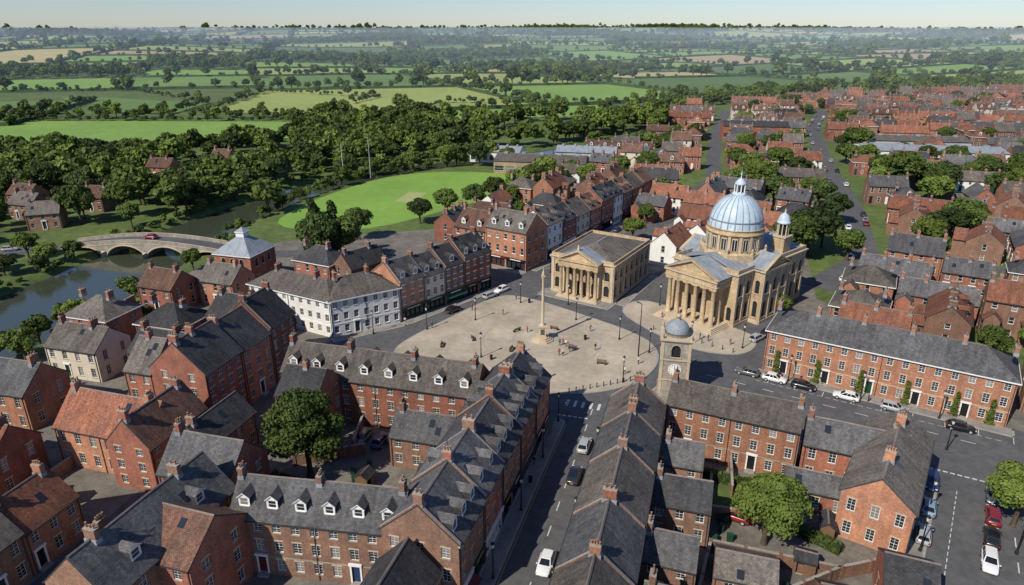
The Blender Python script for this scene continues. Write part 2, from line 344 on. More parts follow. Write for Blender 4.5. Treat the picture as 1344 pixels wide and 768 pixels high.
def house(b,L,D,H,rh,wall_='brick_red',roof='slate',fl=3,bay=2.8,rt='gable',shop=0,doors=(),dorm=0,dormb=0,ch=(),chy=None,lod=0,nside=0,
          par=(),trim='stone_trim',ww=1.0,cornice=None,backwall=None,z0=0,dstyle=0,chm=None,backwin=True):
    fh=H/fl; chm=chm or (wall_ if wall_.startswith('brick') else 'brick_red')
    def ops(Ls,n,front=False):
        o=[]
        for f in range(fl):
            for i in range(n):
                xc=(i+.5)*Ls/n
                if f==0 and front and shop: continue
                if f==0 and front and i in doors: o.append((xc,1.0,.3,2.5,'door')); continue
                hh=min(1.75,fh-1.15)*(1 if f<fl-1 or fl<3 else .8)
                o.append((xc,ww,f*fh+(.85 if f<fl-1 or fl<3 else .9),hh,'sash'))
        if front and shop:
            for i in range(shop): o.append(((i+.5)*L/shop,L/shop-.5,.05,2.35,'shop'))
        return o
    n=max(1,int(round(L/bay)))
    wall(b,(0,0),(L,0),z0,H,ops(L,n,True),wall_,lod,trim)
    bw=backwall or wall_
    wall(b,(L,D),(0,D),z0,H,ops(L,max(1,n-1)) if backwin else [],bw,max(lod,1),trim)
    wall(b,(L,0),(L,D),z0,H,ops(D,nside) if nside else [],wall_,max(lod,1) if lod else 0,trim); wall(b,(0,D),(0,0),z0,H,ops(D,nside) if nside else [],wall_,max(lod,1) if lod else 0,trim)
    if rt=='gable': roof_gable(b,L,D,H,rh,roof,wall_,ov=.02)
    elif rt=='hip': roof_hip(b,L,D,H,rh,roof)
    k=rh/(D/2)
    if cornice:
        b.box(0.0,L,-.16,-.003,H-.42,H-.12,cornice)
        if lod==0 and not shop and fl==3: b.box(0,L,-.06,-.003,fh-.02,fh+.14,cornice)
    for i in range(dorm): dormer(b,(i+.5)*L/dorm,H,k,roof=roof,style=dstyle)
    if dormb:
        b.push(L,D,math.pi)
        for i in range(dormb): dormer(b,(i+.5)*L/dormb,H,k,roof=roof,style=dstyle)
        b.pop()
    for x in par: parapet(b,x,D,H,rh)
    for i,x in enumerate(ch):
        y=chy if chy is not None else D/2
        zr=H+k*min(y,D-y)
        chimney(b,x,y,.6,1.0+R.random()*.6,zr-.6,H+rh+.85+R.random()*.4,chm,2+R.randrange(3))
    if lod<2:
        for x in ([L*.02+.1,L*.98-.1] if L<14 else [.2,L/2,L-.2]):
            b.box(x-.05,x+.05,-.1,-.004,0,H-.45,'gutter')
        for q_ in range(2):
            if R.random()<.35 and rt=='gable':
                xx=L*R.uniform(.2,.8); q=D/2-1.2-q_*.8; t=.13
                b.face([(xx-.4,q-.5,H+k*(q-.5)+t),(xx+.4,q-.5,H+k*(q-.5)+t),(xx+.4,q+.4,H+k*(q+.4)+t),(xx-.4,q+.4,H+k*(q+.4)+t)],'glass')
        if R.random()<.3 and ch:   # aerial
            x=ch[0]+.1; z=H+rh+1.0; b.box(x-.02,x+.02,D/2-.02,D/2+.02,z,z+1.5,'iron'); b.box(x-.5,x+.5,D/2-.015,D/2+.015,z+1.4,z+1.43,'iron')

RECTS=[]
def reg(cx,cy,ux,uy,hl,hd): RECTS.append((cx,cy,ux,uy,hl,hd))
def regseg(p,q,w):
    dx,dy=q[0]-p[0],q[1]-p[1]; l=math.hypot(dx,dy); reg((p[0]+q[0])/2,(p[1]+q[1])/2,dx/l,dy/l,l/2,w/2)
def hit(cx,cy,ux,uy,hl,hd,m=0):
    for (x,y,vx,vy,a,c) in RECTS:
        dx,dy=x-cx,y-cy
        if dx*dx+dy*dy>(hl+hd+a+c+m)**2: continue
        c1=abs(ux*vx+uy*vy); s1=abs(ux*vy-uy*vx)
        if abs(dx*ux+dy*uy)>hl+m+a*c1+c*s1: continue
        if abs(-dx*uy+dy*ux)>hd+m+a*s1+c*c1: continue
        if abs(dx*vx+dy*vy)>a+(hl+m)*c1+(hd+m)*s1: continue
        if abs(-dx*vy+dy*vx)>c+(hl+m)*s1+(hd+m)*c1: continue
        return True
    return False
def inpoly(x,y,P):
    c=False; j=len(P)-1
    for i in range(len(P)):
        if (P[i][1]>y)!=(P[j][1]>y) and x<(P[j][0]-P[i][0])*(y-P[i][1])/(P[j][1]-P[i][1])+P[i][0]: c=not c
        j=i
    return c
def place(name,p0,p1,D,H,rh,**k):
    dx,dy=p1[0]-p0[0],p1[1]-p0[1]; L=math.hypot(dx,dy); a=math.atan2(dy,dx); dx/=L;dy/=L
    b=B(); wings=k.pop('wings',()); house(b,L,D,H,rh,**k)
    for (wx,wy,wa,wl,wd,wh,wr,kw) in wings:
        b.push(wx,wy,wa); house(b,wl,wd,wh,wr,**kw); b.pop()
    reg(p0[0]+dx*L/2-dy*D/2,p0[1]+dy*L/2+dx*D/2,dx,dy,L/2,D/2)
    return b.obj(name,p0[0],p0[1],a)
def row(p0,p1,D,specs):
    """row of adjoining town houses, each its own object; specs: (name,weight,H,rh,kwargs)"""
    dx,dy=p1[0]-p0[0],p1[1]-p0[1]; L=math.hypot(dx,dy); tot=sum(s[1] for s in specs); t=0
    for nm,w,H,rh,kw in specs:
        q=t+w/tot; place(nm,(p0[0]+dx*t,p0[1]+dy*t),(p0[0]+dx*q,p0[1]+dy*q),D,H,rh,**kw); t=q

# ------------------------------------------------------------------ hand placed buildings
# left foreground terrace with dormers
place('brick_terrace',(-32.4,63.3),(-12.2,60.3),7,8,3.3,wall_='brick_brown',fl=3,bay=2.3,doors=(1,6),dorm=6,ch=(.4,10,19.8),trim='stone_trim',ww=1.0,cornice='coping')
# west side of the main street, shops
row((-5.6,57),(5.9,94.5),9,[
 ('brick_shop_house',8,9.4,4,dict(wall_='brick_brown',shop=2,dorm=3,ch=(.4,),par=(.17,),cornice='white_paint',nside=3,bay=2.3)),
 ('brick_shop_house',7,9.6,4,dict(wall_='brick_red',shop=1,dorm=2,ch=(.4,),par=(.17,),cornice='stone_trim',bay=2.3,dormb=1)),
 ('brick_shop_house',8,9.4,4,dict(wall_='brick_brown',roof='slate_dark',shop=2,dorm=3,ch=(.4,),par=(.17,),cornice='white_paint',bay=2.3)),
 ('brick_shop_house',8,9.7,4,dict(wall_='brick_red',shop=1,dorm=3,ch=(.4,7),par=(.17,),cornice='stone_trim',bay=2.3,dormb=2)),
 ('brick_shop_house',8,9.5,4,dict(wall_='brick_orange',roof='slate_dark',shop=2,dorm=2,ch=(.4,7),par=(.17,),cornice='white_paint',nside=2,bay=2.3))])
place('brick_house',(-14.3,58.6),(-17.4,48),7,6.3,3.6,wall_='brick_brown',roof='slate_dark',fl=2,nside=3,rt='gable',ch=(9,))
# long range on the south of the square
place('brick_terrace',(-37.6,98.6),(-5.5,90),8,8,3.6,wall_='brick_red',fl=3,bay=2.5,doors=(2,8),dorm=8,dormb=6,ch=(.5,11,22,32),dstyle=0,roof='slate_brown',
  wings=[(3.5,-7,0,7,8,8,3.2,dict(wall_='brick_orange',roof='slate_dark',fl=3,nside=2,ch=(3.5,)))] )
place('brick_house',(-17.7,84),(-7.3,81.2),6.5,5.2,2.6,wall_='brick_brown',fl=2,ch=(1,))
place('brick_house',(-13,74),(-8,72.5),5,4,2,wall_='brick_red',fl=1,roof='slate_dark')
place('brick_outbuilding',(-17,70.5),(-10.6,69),4,3.4,1.8,wall_='brick_brown',fl=1,roof='slate')
# four storey brick row on the left
row((-46.9,92.5),(-40.3,116.5),10,[
 ('brick_townhouse',9,10.6,4.6,dict(wall_='brick_red',roof='slate_dark',fl=4,bay=2.4,ch=(.5,4),doors=(1,),nside=2)),
 ('brick_townhouse',8,10.2,4.4,dict(wall_='brick_orange',roof='slate_dark',fl=4,bay=2.4,ch=(.5,),par=(.17,),doors=(1,))),
 ('brick_townhouse',8,10.8,4.6,dict(wall_='brick_red',roof='slate_dark',fl=4,bay=2.4,ch=(.5,7.4),par=(.17,),doors=(1,),nside=2))])
place('brick_house',(-62,97),(-56.8,95.6),9,9,4,wall_='brick_red',roof='slate_brown',fl=3,nside=2,ch=(2,))
place('brick_house',(-66,84.5),(-50.5,80),8.5,6.5,4.2,wall_='brick_orange',roof='tile_red',fl=2,nside=2,ch=(1,14))
place('brick_house',(-48.6,77.5),(-45.6,88.5),7,7.4,3.8,wall_='brick_red',roof='tile_brown',fl=3,nside=2,ch=(.5,10))
place('brick_house',(-38.5,50),(-33,67.5),8,9,4,wall_='brick_brown',roof='slate',fl=3,nside=2,ch=(3,14),dorm=2,wings=[(6,3,-math.pi/2,7,9,8.5,3.2,dict(wall_='brick_red',roof='tile_brown',fl=3,nside=2))])
place('brick_house',(-46.5,55.5),(-41,54),9,6,3.4,wall_='brick_brown',roof='tile_red',fl=2,nside=2,ch=(1,))
place('brick_house',(-44.5,71.5),(-34.5,68.8),8,8,3.8,wall_='brick_red',roof='slate',fl=3,nside=2,ch=(1,))
place('brick_house',(-42,80),(-39,90),6,5.8,2.8,wall_='brick_brown',roof='slate_dark',fl=2,ch=(1,))
row((-59.8,48),(-54,70),7.5,[('brick_cottage',1,6,3.4,dict(wall_='brick_red',roof='tile_brown',fl=2,doors=(1,),ch=(.4,))),
 ('brick_cottage',1,6.3,3.4,dict(wall_='brick_brown',roof='slate_brown',fl=2,doors=(1,),ch=(.4,))),('brick_cottage',1,5.8,3.4,dict(wall_='brick_orange',roof='tile_red',fl=2,doors=(0,),ch=(.4,6.5)))])
place('brick_house',(-79,78),(-69,75.5),8,6.2,3.6,wall_='brick_red',roof='tile_red',fl=2,nside=2,ch=(1,9))
place('brick_house',(-88,96),(-76,93),8.5,6.5,3.6,wall_='brick_orange',roof='slate',fl=2,nside=2,ch=(1,11))
# white hotel and the curved row on the west of the square
place('white_hotel',(-37,128),(-24,136),10,8.2,3,wall_='stucco_white',roof='slate_brown',fl=3,bay=2.1,rt='hip',doors=(2,),cornice='white_paint',trim='white_paint',ch=(3,10),nside=3,
  wings=[(-11.6,20.06,rad(-59.9),23.3,9,8,2.8,dict(wall_='stucco_white',roof='slate_brown',fl=3,bay=2.3,rt='hip',cornice='white_paint',trim='white_paint',ch=(5,16),doors=(4,)))])
regseg((-55,143),(-35,132),10)
row((-24,136),(-5,157),10,[
 ('brick_shop_house',7,9,3.6,dict(wall_='brick_orange',roof='slate_dark',shop=1,dorm=2,ch=(.4,),par=(.17,),trim='white_paint',cornice='white_paint',bay=2.3)),
 ('cream_shop_house',6,8.6,3.6,dict(wall_='stucco_cream',roof='slate_dark',shop=1,dorm=2,ch=(.4,),par=(.17,),trim='white_paint',cornice='white_paint',bay=2.3)),
 ('brick_shop_house',6,9.2,3.6,dict(wall_='brick_brown',roof='slate_dark',shop=1,dorm=1,ch=(.4,),par=(.17,),trim='white_paint',bay=2.3)),
 ('brick_shop_house',9,9.8,3.8,dict(wall_='brick_red',roof='slate_dark',shop=2,dorm=3,ch=(.4,8),par=(.17,),trim='white_paint',cornice='white_paint',nside=2,bay=2.3))])
row((-16,182),(3.6,168.7),10,[('brick_shop_house',1,9,4,dict(wall_='brick_orange',roof='tile_brown',shop=1,dorm=2,ch=(.4,9),lod=1,trim='white_paint')),
 ('brick_corner_house',1.2,10.5,4,dict(wall_='brick_orange',roof='slate_brown',fl=3,shop=2,dorm=3,ch=(.4,10),lod=1,nside=3,trim='white_paint',cornice='white_paint'))])
sp=[]
for i in range(9):
    wl=['stucco_white','brick_red','stucco_cream','brick_orange','brick_red','stucco_white','brick_brown','brick_orange','brick_red'][i]
    sp.append(('shop_house' ,1+R.random()*.3,8.6+R.random()*1.6,3.6,dict(wall_=wl,roof=R.choice(['slate','slate_brown','tile_brown','slate_dark']),shop=1,dorm=2 if R.random()<.5 else 0,ch=(.4,),par=(.17,),lod=1,trim='white_paint')))
row((9.5,177.5),(50,241),9,sp)
# georgian terrace on the right
place('georgian_terrace',(46.9,114),(79,94),9.5,8.3,3.2,wall_='brick_orange',roof='slate',fl=3,bay=2.35,doors=(1,4,7,10,13),rt='hip',ch=(.8,7.5,15,22.5,30,37),cornice='stone_trim',ww=1.0,chm='brick_orange',nside=3)
# east side of the street
row((14.9,89),(2,45.5),7.6,[
 ('brick_shop_house',8,8.8,3.3,dict(wall_='brick_red',shop=1,ch=(.4,7),par=(.17,),cornice='stone_trim',nside=2,roof='slate_brown')),
 ('brick_shop_house',9,8.5,3.3,dict(wall_='brick_orange',shop=2,ch=(.4,),par=(.17,),roof='slate')),
 ('brick_shop_house',10,8.8,3.4,dict(wall_='brick_brown',shop=2,ch=(.4,),par=(.17,),roof='slate_brown')),
 ('brick_shop_house',9,8.7,3.3,dict(wall_='brick_red',shop=1,ch=(.4,),par=(.17,),roof='slate',dorm=0)),
 ('brick_shop_house',9,8.9,3.4,dict(wall_='brick_orange',shop=2,ch=(.4,),par=(.17,),roof='slate_brown'))])
for p0,p1,D,H,rt_ in [((20.0,78),(25.5,76.3),5,5,'slate'),((17.0,69),(24.0,67),5.5,5.5,'slate_dark'),((14,60),(20,58),5,5,'slate'),((12.5,51),(18.5,49),5.5,5.5,'slate_brown')]:
    place('brick_outbuilding',p0,p1,D,H,2.4,wall_='brick_brown',roof=rt_,fl=2,ch=(.8,),nside=1)
place('brick_terrace',(22.8,88),(39.6,80.2),6.6,8.2,2.6,wall_='brick_orange',roof='slate_brown',fl=3,bay=2.3,doors=(1,5),ch=(.5,9,18),nside=2,cornice='coping')
place('brick_house',(40.4,80.6),(52.2,75.3),6.6,6.2,2.6,wall_='brick_red',roof='slate',fl=2,bay=2.4,ch=(.5,11),doors=(2,))
place('brick_corner_house',(47.2,65),(58.4,81),8,6.8,3.2,wall_='brick_orange',roof='slate_brown',fl=2,bay=2.6,doors=(1,4),nside=3,ch=(5,15),cornice='coping')
place('brick_outbuilding',(36,75),(43.5,72),4.5,3.4,1.6,wall_='brick_red',roof='slate',fl=1)
place('brick_outbuilding',(22.5,59.5),(29,57.5),5,3,1.6,wall_='brick_brown',roof='slate_brown',fl=1)
place('brick_outbuilding',(40,57),(45,55),6,4,2,wall_='brick_red',roof='slate_dark',fl=1,nside=1)
place('brick_house',(31,52),(37,50),6,4.2,2.2,wall_='brick_brown',roof='tile_brown',fl=1,nside=1)
# left bank & river side houses
b=B(); H=9
for q,(A,C) in enumerate([((0,0),(10,0)),((10,0),(10,10)),((10,10),(0,10)),((0,10),(0,0))]):
    wall(b,A,C,0,H,[(2.5,1.1,6,2,'arch'),(5,1.1,6,2,'arch'),(7.5,1.1,6,2,'arch'),(2.5,1,2,1.6,'sash'),(7.5,1,2,1.6,'sash')],'brick_red',0)
roof_hip(b,10,10.01,H,4.2,'lead'); b.box(3.9,6.1,3.9,6.1,12.2,13.6,'white_paint'); b.push(3.9,3.9,0,0); roof_hip(b,2.2,2.21,13.6,1,'lead',oh=.15); b.pop()
b.obj('maltings_tower',-72,157,rad(-16)); reg(-66,160,.96,-.28,5,5)
for p0,p1,D,H,w,r_ in [((-84,143),(-75,140),8,6,'brick_red','tile_brown'),((-72,146.5),(-63,143.5),8,6,'brick_orange','slate_brown'),((-90,126),(-80,123),9,6,'brick_red','slate_brown'),
    ((-73,121),(-63,118),9,6.5,'brick_red','slate_dark'),((-60.5,124),(-51.5,121),9,7,'brick_brown','slate_dark'),((-85,112),(-74,109),8,6,'stucco_cream','slate_brown'),((-68,108.5),(-58,105.5),8,6.5,'brick_red','slate_dark'),
    ((-54,160),(-44,155),8,6.5,'brick_red','slate_dark'),((-38,152),(-31,160),7,6.5,'brick_brown','slate_dark')]:
    place('brick_house' if w.startswith('brick') else 'cream_house',p0,p1,D,H,3.2,wall_=w,roof=r_,fl=2,nside=2,ch=(1,8),rt='gable' if R.random()<.75 else 'hip',doors=(1,),lod=0 if p0[1]<130 else 1)
for p0,p1,w,r_ in [((-154,286),(-143,284),'brick_orange','tile_brown'),((-136,308),(-127,306),'brick_orange','tile_brown'),((-180,205),(-169,203),'brick_red','tile_brown'),((-168,222),(-158,219),'brick_brown','slate_brown'),
    ((-152,207),(-143,210),'brick_brown','slate_brown'),((-178,236),(-168,233),'brick_orange','tile_brown'),((-150,232),(-141,230),'brick_brown','tile_brown'),((-190,190),(-181,188),'brick_red','slate'),
    ((-205,222),(-195,220),'brick_orange','tile_brown'),((-165,190),(-158,186),'brick_red','tile_brown'),((-156,170),(-147,168),'brick_red','slate_brown'),((-176,172),(-165,171),'stucco_cream','slate_brown')]:
    place('brick_cottage' if w.startswith('brick') else 'cream_cottage',p0,p1,8,5.2,3.2,wall_=w,roof=r_,fl=2,nside=2,ch=(1,8),lod=1,doors=(1,))
# sheds
def shed(p,a,L,D,H,rh,wl='shed_metal',rf='shed_metal',nm='industrial_shed'):
    b=B(); ops=[((i+.5)*L/8,L/8-1,1.2,2.2,'sash') for i in range(8)]
    wall(b,(0,0),(L,0),0,H,ops,wl,1); wall(b,(L,0),(L,D),0,H,[],wl,1); wall(b,(L,D),(0,D),0,H,[],wl,1); wall(b,(0,D),(0,0),0,H,[],wl,1)
    roof_gable(b,L,D,H,rh,rf,wl)
    for i in range(5): b.box((i+.4)*L/5,(i+.6)*L/5,D/2-1,D/2+1,H+rh-.2,H+rh+.6,'lead')
    b.obj(nm,p[0],p[1],a); c,s=math.cos(a),math.sin(a); reg(p[0]+c*L/2-s*D/2,p[1]+s*L/2+c*D/2,c,s,L/2,D/2)
shed((-8,298),rad(-12),40,16,5.5,2.2,'brick_buff','slate_brown'); shed((20,318),rad(-12),28,14,6,2,'shed_metal','lead'); shed((165,322),rad(-10),62,20,6,1.6,'stucco_white','lead'); shed((185,352),rad(-10),45,18,6,1.6,'shed_metal','slate_brown')
shed((-20,325),rad(-12),24,14,5,2,'stucco_white','lead')
shed((262,395),rad(-14),50,18,7,2,'brick_buff','slate'); shed((120,395),rad(-8),36,13,7.5,2.4,'brick_red','slate_dark','school_building'); shed((330,470),rad(-16),46,20,6,2,'shed_metal','shed_metal')

# ------------------------------------------------------------------ corn exchange
def column(b,x,y,z0,z1,r,mat='stone_buff',n=14):
    h=z1-z0
    b.lathe(x,y,[(r*1.35,z0),(r*1.35,z0+r*.4),(r*1.1,z0+r*.6),(r,z0+r*.7),(r*.98,z0+h*.4),(r*.84,z1-r*1.3),(r*.9,z1-r*1.2),(r*1.25,z1-r*.4)],n,mat)
    b.box(x-r*1.35,x+r*1.35,y-r*1.35,y+r*1.35,z1-r*.4,z1+.002,mat)
def ped(b,x0,x1,y0,y1,z,h,mat='stone_buff',roof='lead'):
    xm=(x0+x1)/2; o=.35
    b.face([(x0,y0+.3,z),(x1,y0+.3,z),(xm,y0+.3,z+h)],mat)
    b.box(x0-o,x1+o,y0-o,y0+.5,z-.02,z+.3,mat)
    for sg,xe in ((-1,x0-o),(1,x1+o)):
        b.face([(xe,y0-o,z+.3),(xm,y0-o,z+h+.5),(xm,y0-o,z+h+.12),(xe,y0-o,z+.01)],mat)
        b.face([(xe,y0-o,z+.3),(xm,y0-o,z+h+.5),(xm,y0+.3,z+h+.5),(xe,y0+.3,z+.3)],mat)
        b.face([(xe,y0-o,z+.02),(xm,y0-o,z+h+.12),(xm,y0+.3,z+h+.12),(xe,y0+.3,z+.02)],mat)
        b.face([(xe,y0+.3,z+.28),(xm,y0+.3,z+h+.48),(xm,y1,z+h+.48),(xe,y1,z+.28)],roof)
    b.face([(x0,y1,z),(x1,y1,z),(xm,y1,z+h)],mat)
def cornice(b,x0,x1,y0,y1,z,mat='stone_trim',o=.45):
    for zz,oo,h in ((z,o*.4,.25),(z+.25,o,.22)):
        b.box(x0-oo,x1+oo,y0-oo,y0+.3,zz,zz+h,mat); b.box(x0-oo,x1+oo,y1-.3,y1+oo,zz,zz+h,mat)
        b.box(x0-oo,x0+.3,y0+.3,y1-.3,zz,zz+h,mat); b.box(x1-.3,x1+oo,y0+.3,y1-.3,zz,zz+h,mat)
def stonewall(b,A,C,H,n,tiers,pil=True,z0=0):
    L=math.hypot(C[0]-A[0],C[1]-A[1]); ops=[((i+.5)*L/n,min(1.3,L/n*.42),zb,h,'arch') for i in range(n) for zb,h in tiers]
    wall(b,A,C,z0,H,ops,'stone_buff',0)
    dx,dy=(C[0]-A[0])/L,(C[1]-A[1])/L; a=math.atan2(dy,dx); b.push(A[0],A[1],a)
    if pil:
        for i in range(n+1):
            x=min(max(i*L/n,.35),L-.35); b.box(x-.3,x+.3,-.14,-.004,z0+.8,H-.5,'stone_trim'); b.box(x-.38,x+.38,-.2,-.002,H-.5,H-.01,'stone_trim')
    b.box(0,L,-.22,-.006,z0,z0+.8,'stone_trim'); b.pop()
b=B(); W,Dp,H=16,22,8.8
stonewall(b,(0,0),(W,0),H,5,[(1.4,2.6),(5.2,2.2)]); stonewall(b,(W,0),(W,Dp),H,7,[(1.2,3.0),(5.3,2.2)]); stonewall(b,(W,Dp),(0,Dp),H,5,[(1.4,2.6)]); stonewall(b,(0,Dp),(0,0),H,7,[(1.2,3.0),(5.3,2.2)])
cornice(b,0,W,0,Dp,H); 
for q in ((0,W,-.1,.2),(0,W,Dp-.2,Dp+.1)): b.box(q[0],q[1],q[2],q[3],H+.47,H+1.2,'stone_buff')
for q in ((-.1,.2,.2,Dp-.2),(W-.2,W+.1,.2,Dp-.2)): b.box(q[0],q[1],q[2],q[3],H+.47,H+1.2,'stone_buff')
b.push(.5,.5); roof_hip(b,W-1,Dp-1,H+.5,2.3,'slate_brown',oh=-.0,top='lead'); b.pop()
b.box(2.6,13.4,-3.0,-.3,0,.35,'stone_trim'); b.box(2.9,13.1,-2.5,-.3,.35,.7,'stone_trim')
for i in range(6): column(b,3.5+i*1.8,-1.9,.7,7.9,.42)
b.box(2.9,13.1,-2.4,-.23,7.9,9.3,'stone_buff'); ped(b,2.9,13.1,-2.4,2,9.3,2.5)
b.box(7,9,-.32,-.24,.7,4,'door_black')
for x in (8,): b.lathe(x,-2.2,[(.3,12.2),(.2,13.2),(0,13.6)],8,'stone_trim')
b.obj('corn_exchange',9.6,155.2,math.atan2(-.527,.85)); c,s=.85,-.527; reg(9.6+c*8+.527*10,155.2+s*8+.85*10,c,s,9,14)

# ------------------------------------------------------------------ domed church
b=B(); H=11.6
for i in range(4): b.box(-7.6+i*.25,7.6-i*.25,-2.2+i*.4,5.0,i*.24+.001,(i+1)*.24,'stone_trim')
for i in range(6):
    column(b,-5.5+i*2.2,.6,.96,9.2,.52)
for x in (-5.5,5.5): column(b,x,3,.96,9.2,.52)
b.box(-6.4,6.4,-.05,4.8,9.2,11.2,'stone_buff'); b.box(-6.55,6.55,-.2,4.8,9.75,9.9,'stone_trim'); b.box(-6.7,6.7,-.4,4.8,10.95,11.22,'stone_trim')
ped(b,-6.4,6.4,0,9,11.2,2.9)
wall(b,(-8,5),(8,5),0,H,[(8,2.2,1.0,5,'arch'),(4.6,1.4,1.2,3.6,'arch'),(11.4,1.4,1.2,3.6,'arch'),(1.2,1.1,1.5,3,'arch'),(14.8,1.1,1.5,3,'arch')],'stone_buff')
T=[(1.5,3.6),(6.9,2.9)]
stonewall(b,(8,5),(8,11),H,2,T); stonewall(b,(8,21),(8,33),H,4,T); stonewall(b,(8,33),(-8,33),H,5,T); stonewall(b,(-8,33),(-8,21),H,4,T); stonewall(b,(-8,11),(-8,5),H,2,T)
stonewall(b,(8,11),(10.5,11),H,1,T,False); stonewall(b,(10.5,11),(10.5,21),H,3,T); stonewall(b,(10.5,21),(8,21),H,1,T,False)
stonewall(b,(-10.5,11),(-8,11),H,1,T,False); stonewall(b,(-10.5,21),(-10.5,11),H,3,T); stonewall(b,(-8,21),(-10.5,21),H,1,T,False)
cornice(b,-8,8,5,33,H); b.push(0,0); cornice(b,-10.5,10.5,11,21,H+.01); b.pop()
for q in ((-8,8,5.0,5.3),(-8,8,32.7,33)): b.box(q[0],q[1],q[2],q[3],H+.5,H+1.3,'stone_buff')
for sx in (-1,1):
    for y0,y1 in ((5.3,11),(21,32.7)):
        n=int((y1-y0)/.55)
        a=8*sx; b.box(min(a,a-.3*sx),max(a,a-.3*sx),y0,y1,H+1.15,H+1.35,'stone_trim')
        for i in range(n): 
            y=y0+(i+.5)*(y1-y0)/n; b.lathe(a-.15*sx,y,[(.1,H+.47),(.14,H+.7),(.08,H+1.15)],6,'stone_trim')
# lead roofs
z=H+.55
b.face([(-7.6,5.3,z),(0,5.3,z+2.4),(0,32.6,z+2.4),(-7.6,32.6,z)],'lead'); b.face([(7.6,5.3,z),(0,5.3,z+2.4),(0,32.6,z+2.4),(7.6,32.6,z)],'lead'); b.face([(-7.6,32.6,z),(7.6,32.6,z),(0,32.6,z+2.4)],'stone_buff')
for i in range(1,26): 
    y=5.6+i*1.05
    for sx in (-1,1): b.face([(sx*7.6,y,z+.06),(sx*7.6,y+.1,z+.06),(0,y+.1,z+2.46),(0,y,z+2.46)],'lead')
b.push(10.6,11,math.pi/2); ped(b,0,10,0,10,H+.45,2.3); b.pop(); b.push(-10.6,21,-math.pi/2); ped(b,0,10,0,10,H+.45,2.3); b.pop()
cx,cy=0,15
b.lathe(cx,cy,[(7.3,11.8),(7.3,14.3),(6.9,14.5),(6.4,14.6)],8,'stone_buff',False,math.pi/8)
for k in range(8):
    a=math.pi/4*k+math.pi/8; b.lathe(cx+6.9*math.cos(a),cy+6.9*math.sin(a),[(.35,14.5),(.25,15.2),(.35,15.3),(0,15.9)],6,'stone_trim')
b.lathe(cx,cy,[(5.75,14.5),(5.75,18.2),(6.2,18.25),(6.3,18.5),(5.9,18.7),(5.9,19.3),(6.05,19.35),(6.05,19.5),(5.8,19.5)],48,'stone_buff')
for k in range(16):
    a=2*math.pi*k/16; b.push(cx,cy,a); b.box(5.7,6.08,-.28,.28,14.6,18.2,'stone_trim'); b.pop()
    b.push(cx,cy,a+math.pi/16); b.box(5.6,5.85,-.5,.5,15.1,17.5,'glass'); b.box(5.6,5.95,-.62,-.5,14.9,17.6,'stone_trim'); b.box(5.6,5.95,.5,.62,14.9,17.6,'stone_trim'); b.box(5.6,5.95,-.62,.62,17.5,17.75,'stone_trim'); b.box(5.82,5.88,-.04,.04,15.1,17.5,'white_paint'); b.pop()
prof=[(5.75*math.cos(t),19.4+6.9*math.sin(t)) for t in [i*math.pi/2*.93/14 for i in range(15)]]
b.lathe(cx,cy,prof,48,'dome_lead')
for k in range(24):
    a=2*math.pi*k/24; w=.09
    rings=[]
    for (r,zz) in prof:
        r+=.09; zz+=.03; ww=w*(.35+.65*r/5.8)/max(r,.3)
        rings.append([(cx+r*math.cos(a-ww),cy+r*math.sin(a-ww),zz),(cx+(r+.04)*math.cos(a),cy+(r+.04)*math.sin(a),zz+.02),(cx+r*math.cos(a+ww),cy+r*math.sin(a+ww),zz)])
    b.grid(rings,'lead',False,False)
for zz,rr in ((20.9,5.66),): b.lathe(cx,cy,[(rr,zz),(rr+.1,zz+.05),(rr+.02,zz+.3)],48,'lead')
b.lathe(cx,cy,[(1.5,26.1),(1.5,26.5),(1.0,26.55),(.95,26.7),(.95,28.3),(1.25,28.4),(1.2,28.55),(1.0,28.9),(.6,29.4),(.15,29.7),(.1,30.3),(.25,30.5),(.1,30.7),(.03,31.2),(0,31.8)],16,'dome_lead')
for k in range(8):
    a=math.pi/4*k; b.lathe(cx+1.15*math.cos(a),cy+1.15*math.sin(a),[(.13,26.5),(.13,28.35)],6,'white_paint')
    b.push(cx,cy,a+math.pi/8); b.box(.9,.97,-.2,.2,26.8,28.1,'glass'); b.pop()
# bell turret
tx,ty=5.6,25.5
b.box(tx-1.5,tx+1.5,ty-1.5,ty+1.5,12,16,'stone_buff'); b.box(tx-1.75,tx+1.75,ty-1.75,ty+1.75,16,16.3,'stone_trim')
b.lathe(tx,ty,[(.75,16.3),(.75,19)],10,'glass')
for k in range(8): 
    a=math.pi/4*k+.39; b.lathe(tx+1.15*math.cos(a),ty+1.15*math.sin(a),[(.16,16.3),(.14,19)],6,'stone_trim')
b.lathe(tx,ty,[(1.4,19),(1.5,19.15),(1.5,19.35),(1.3,19.4),(1.25,20),(.9,20.8),(.3,21.3),(.1,21.5),(.08,22.2),(0,22.5)],16,'dome_lead')
fa=math.atan2(-.76,.65)
b.obj('domed_church',37.8,135.6,fa); reg(37.8+.76*15,135.6+.65*15,.65,-.76,11,19)

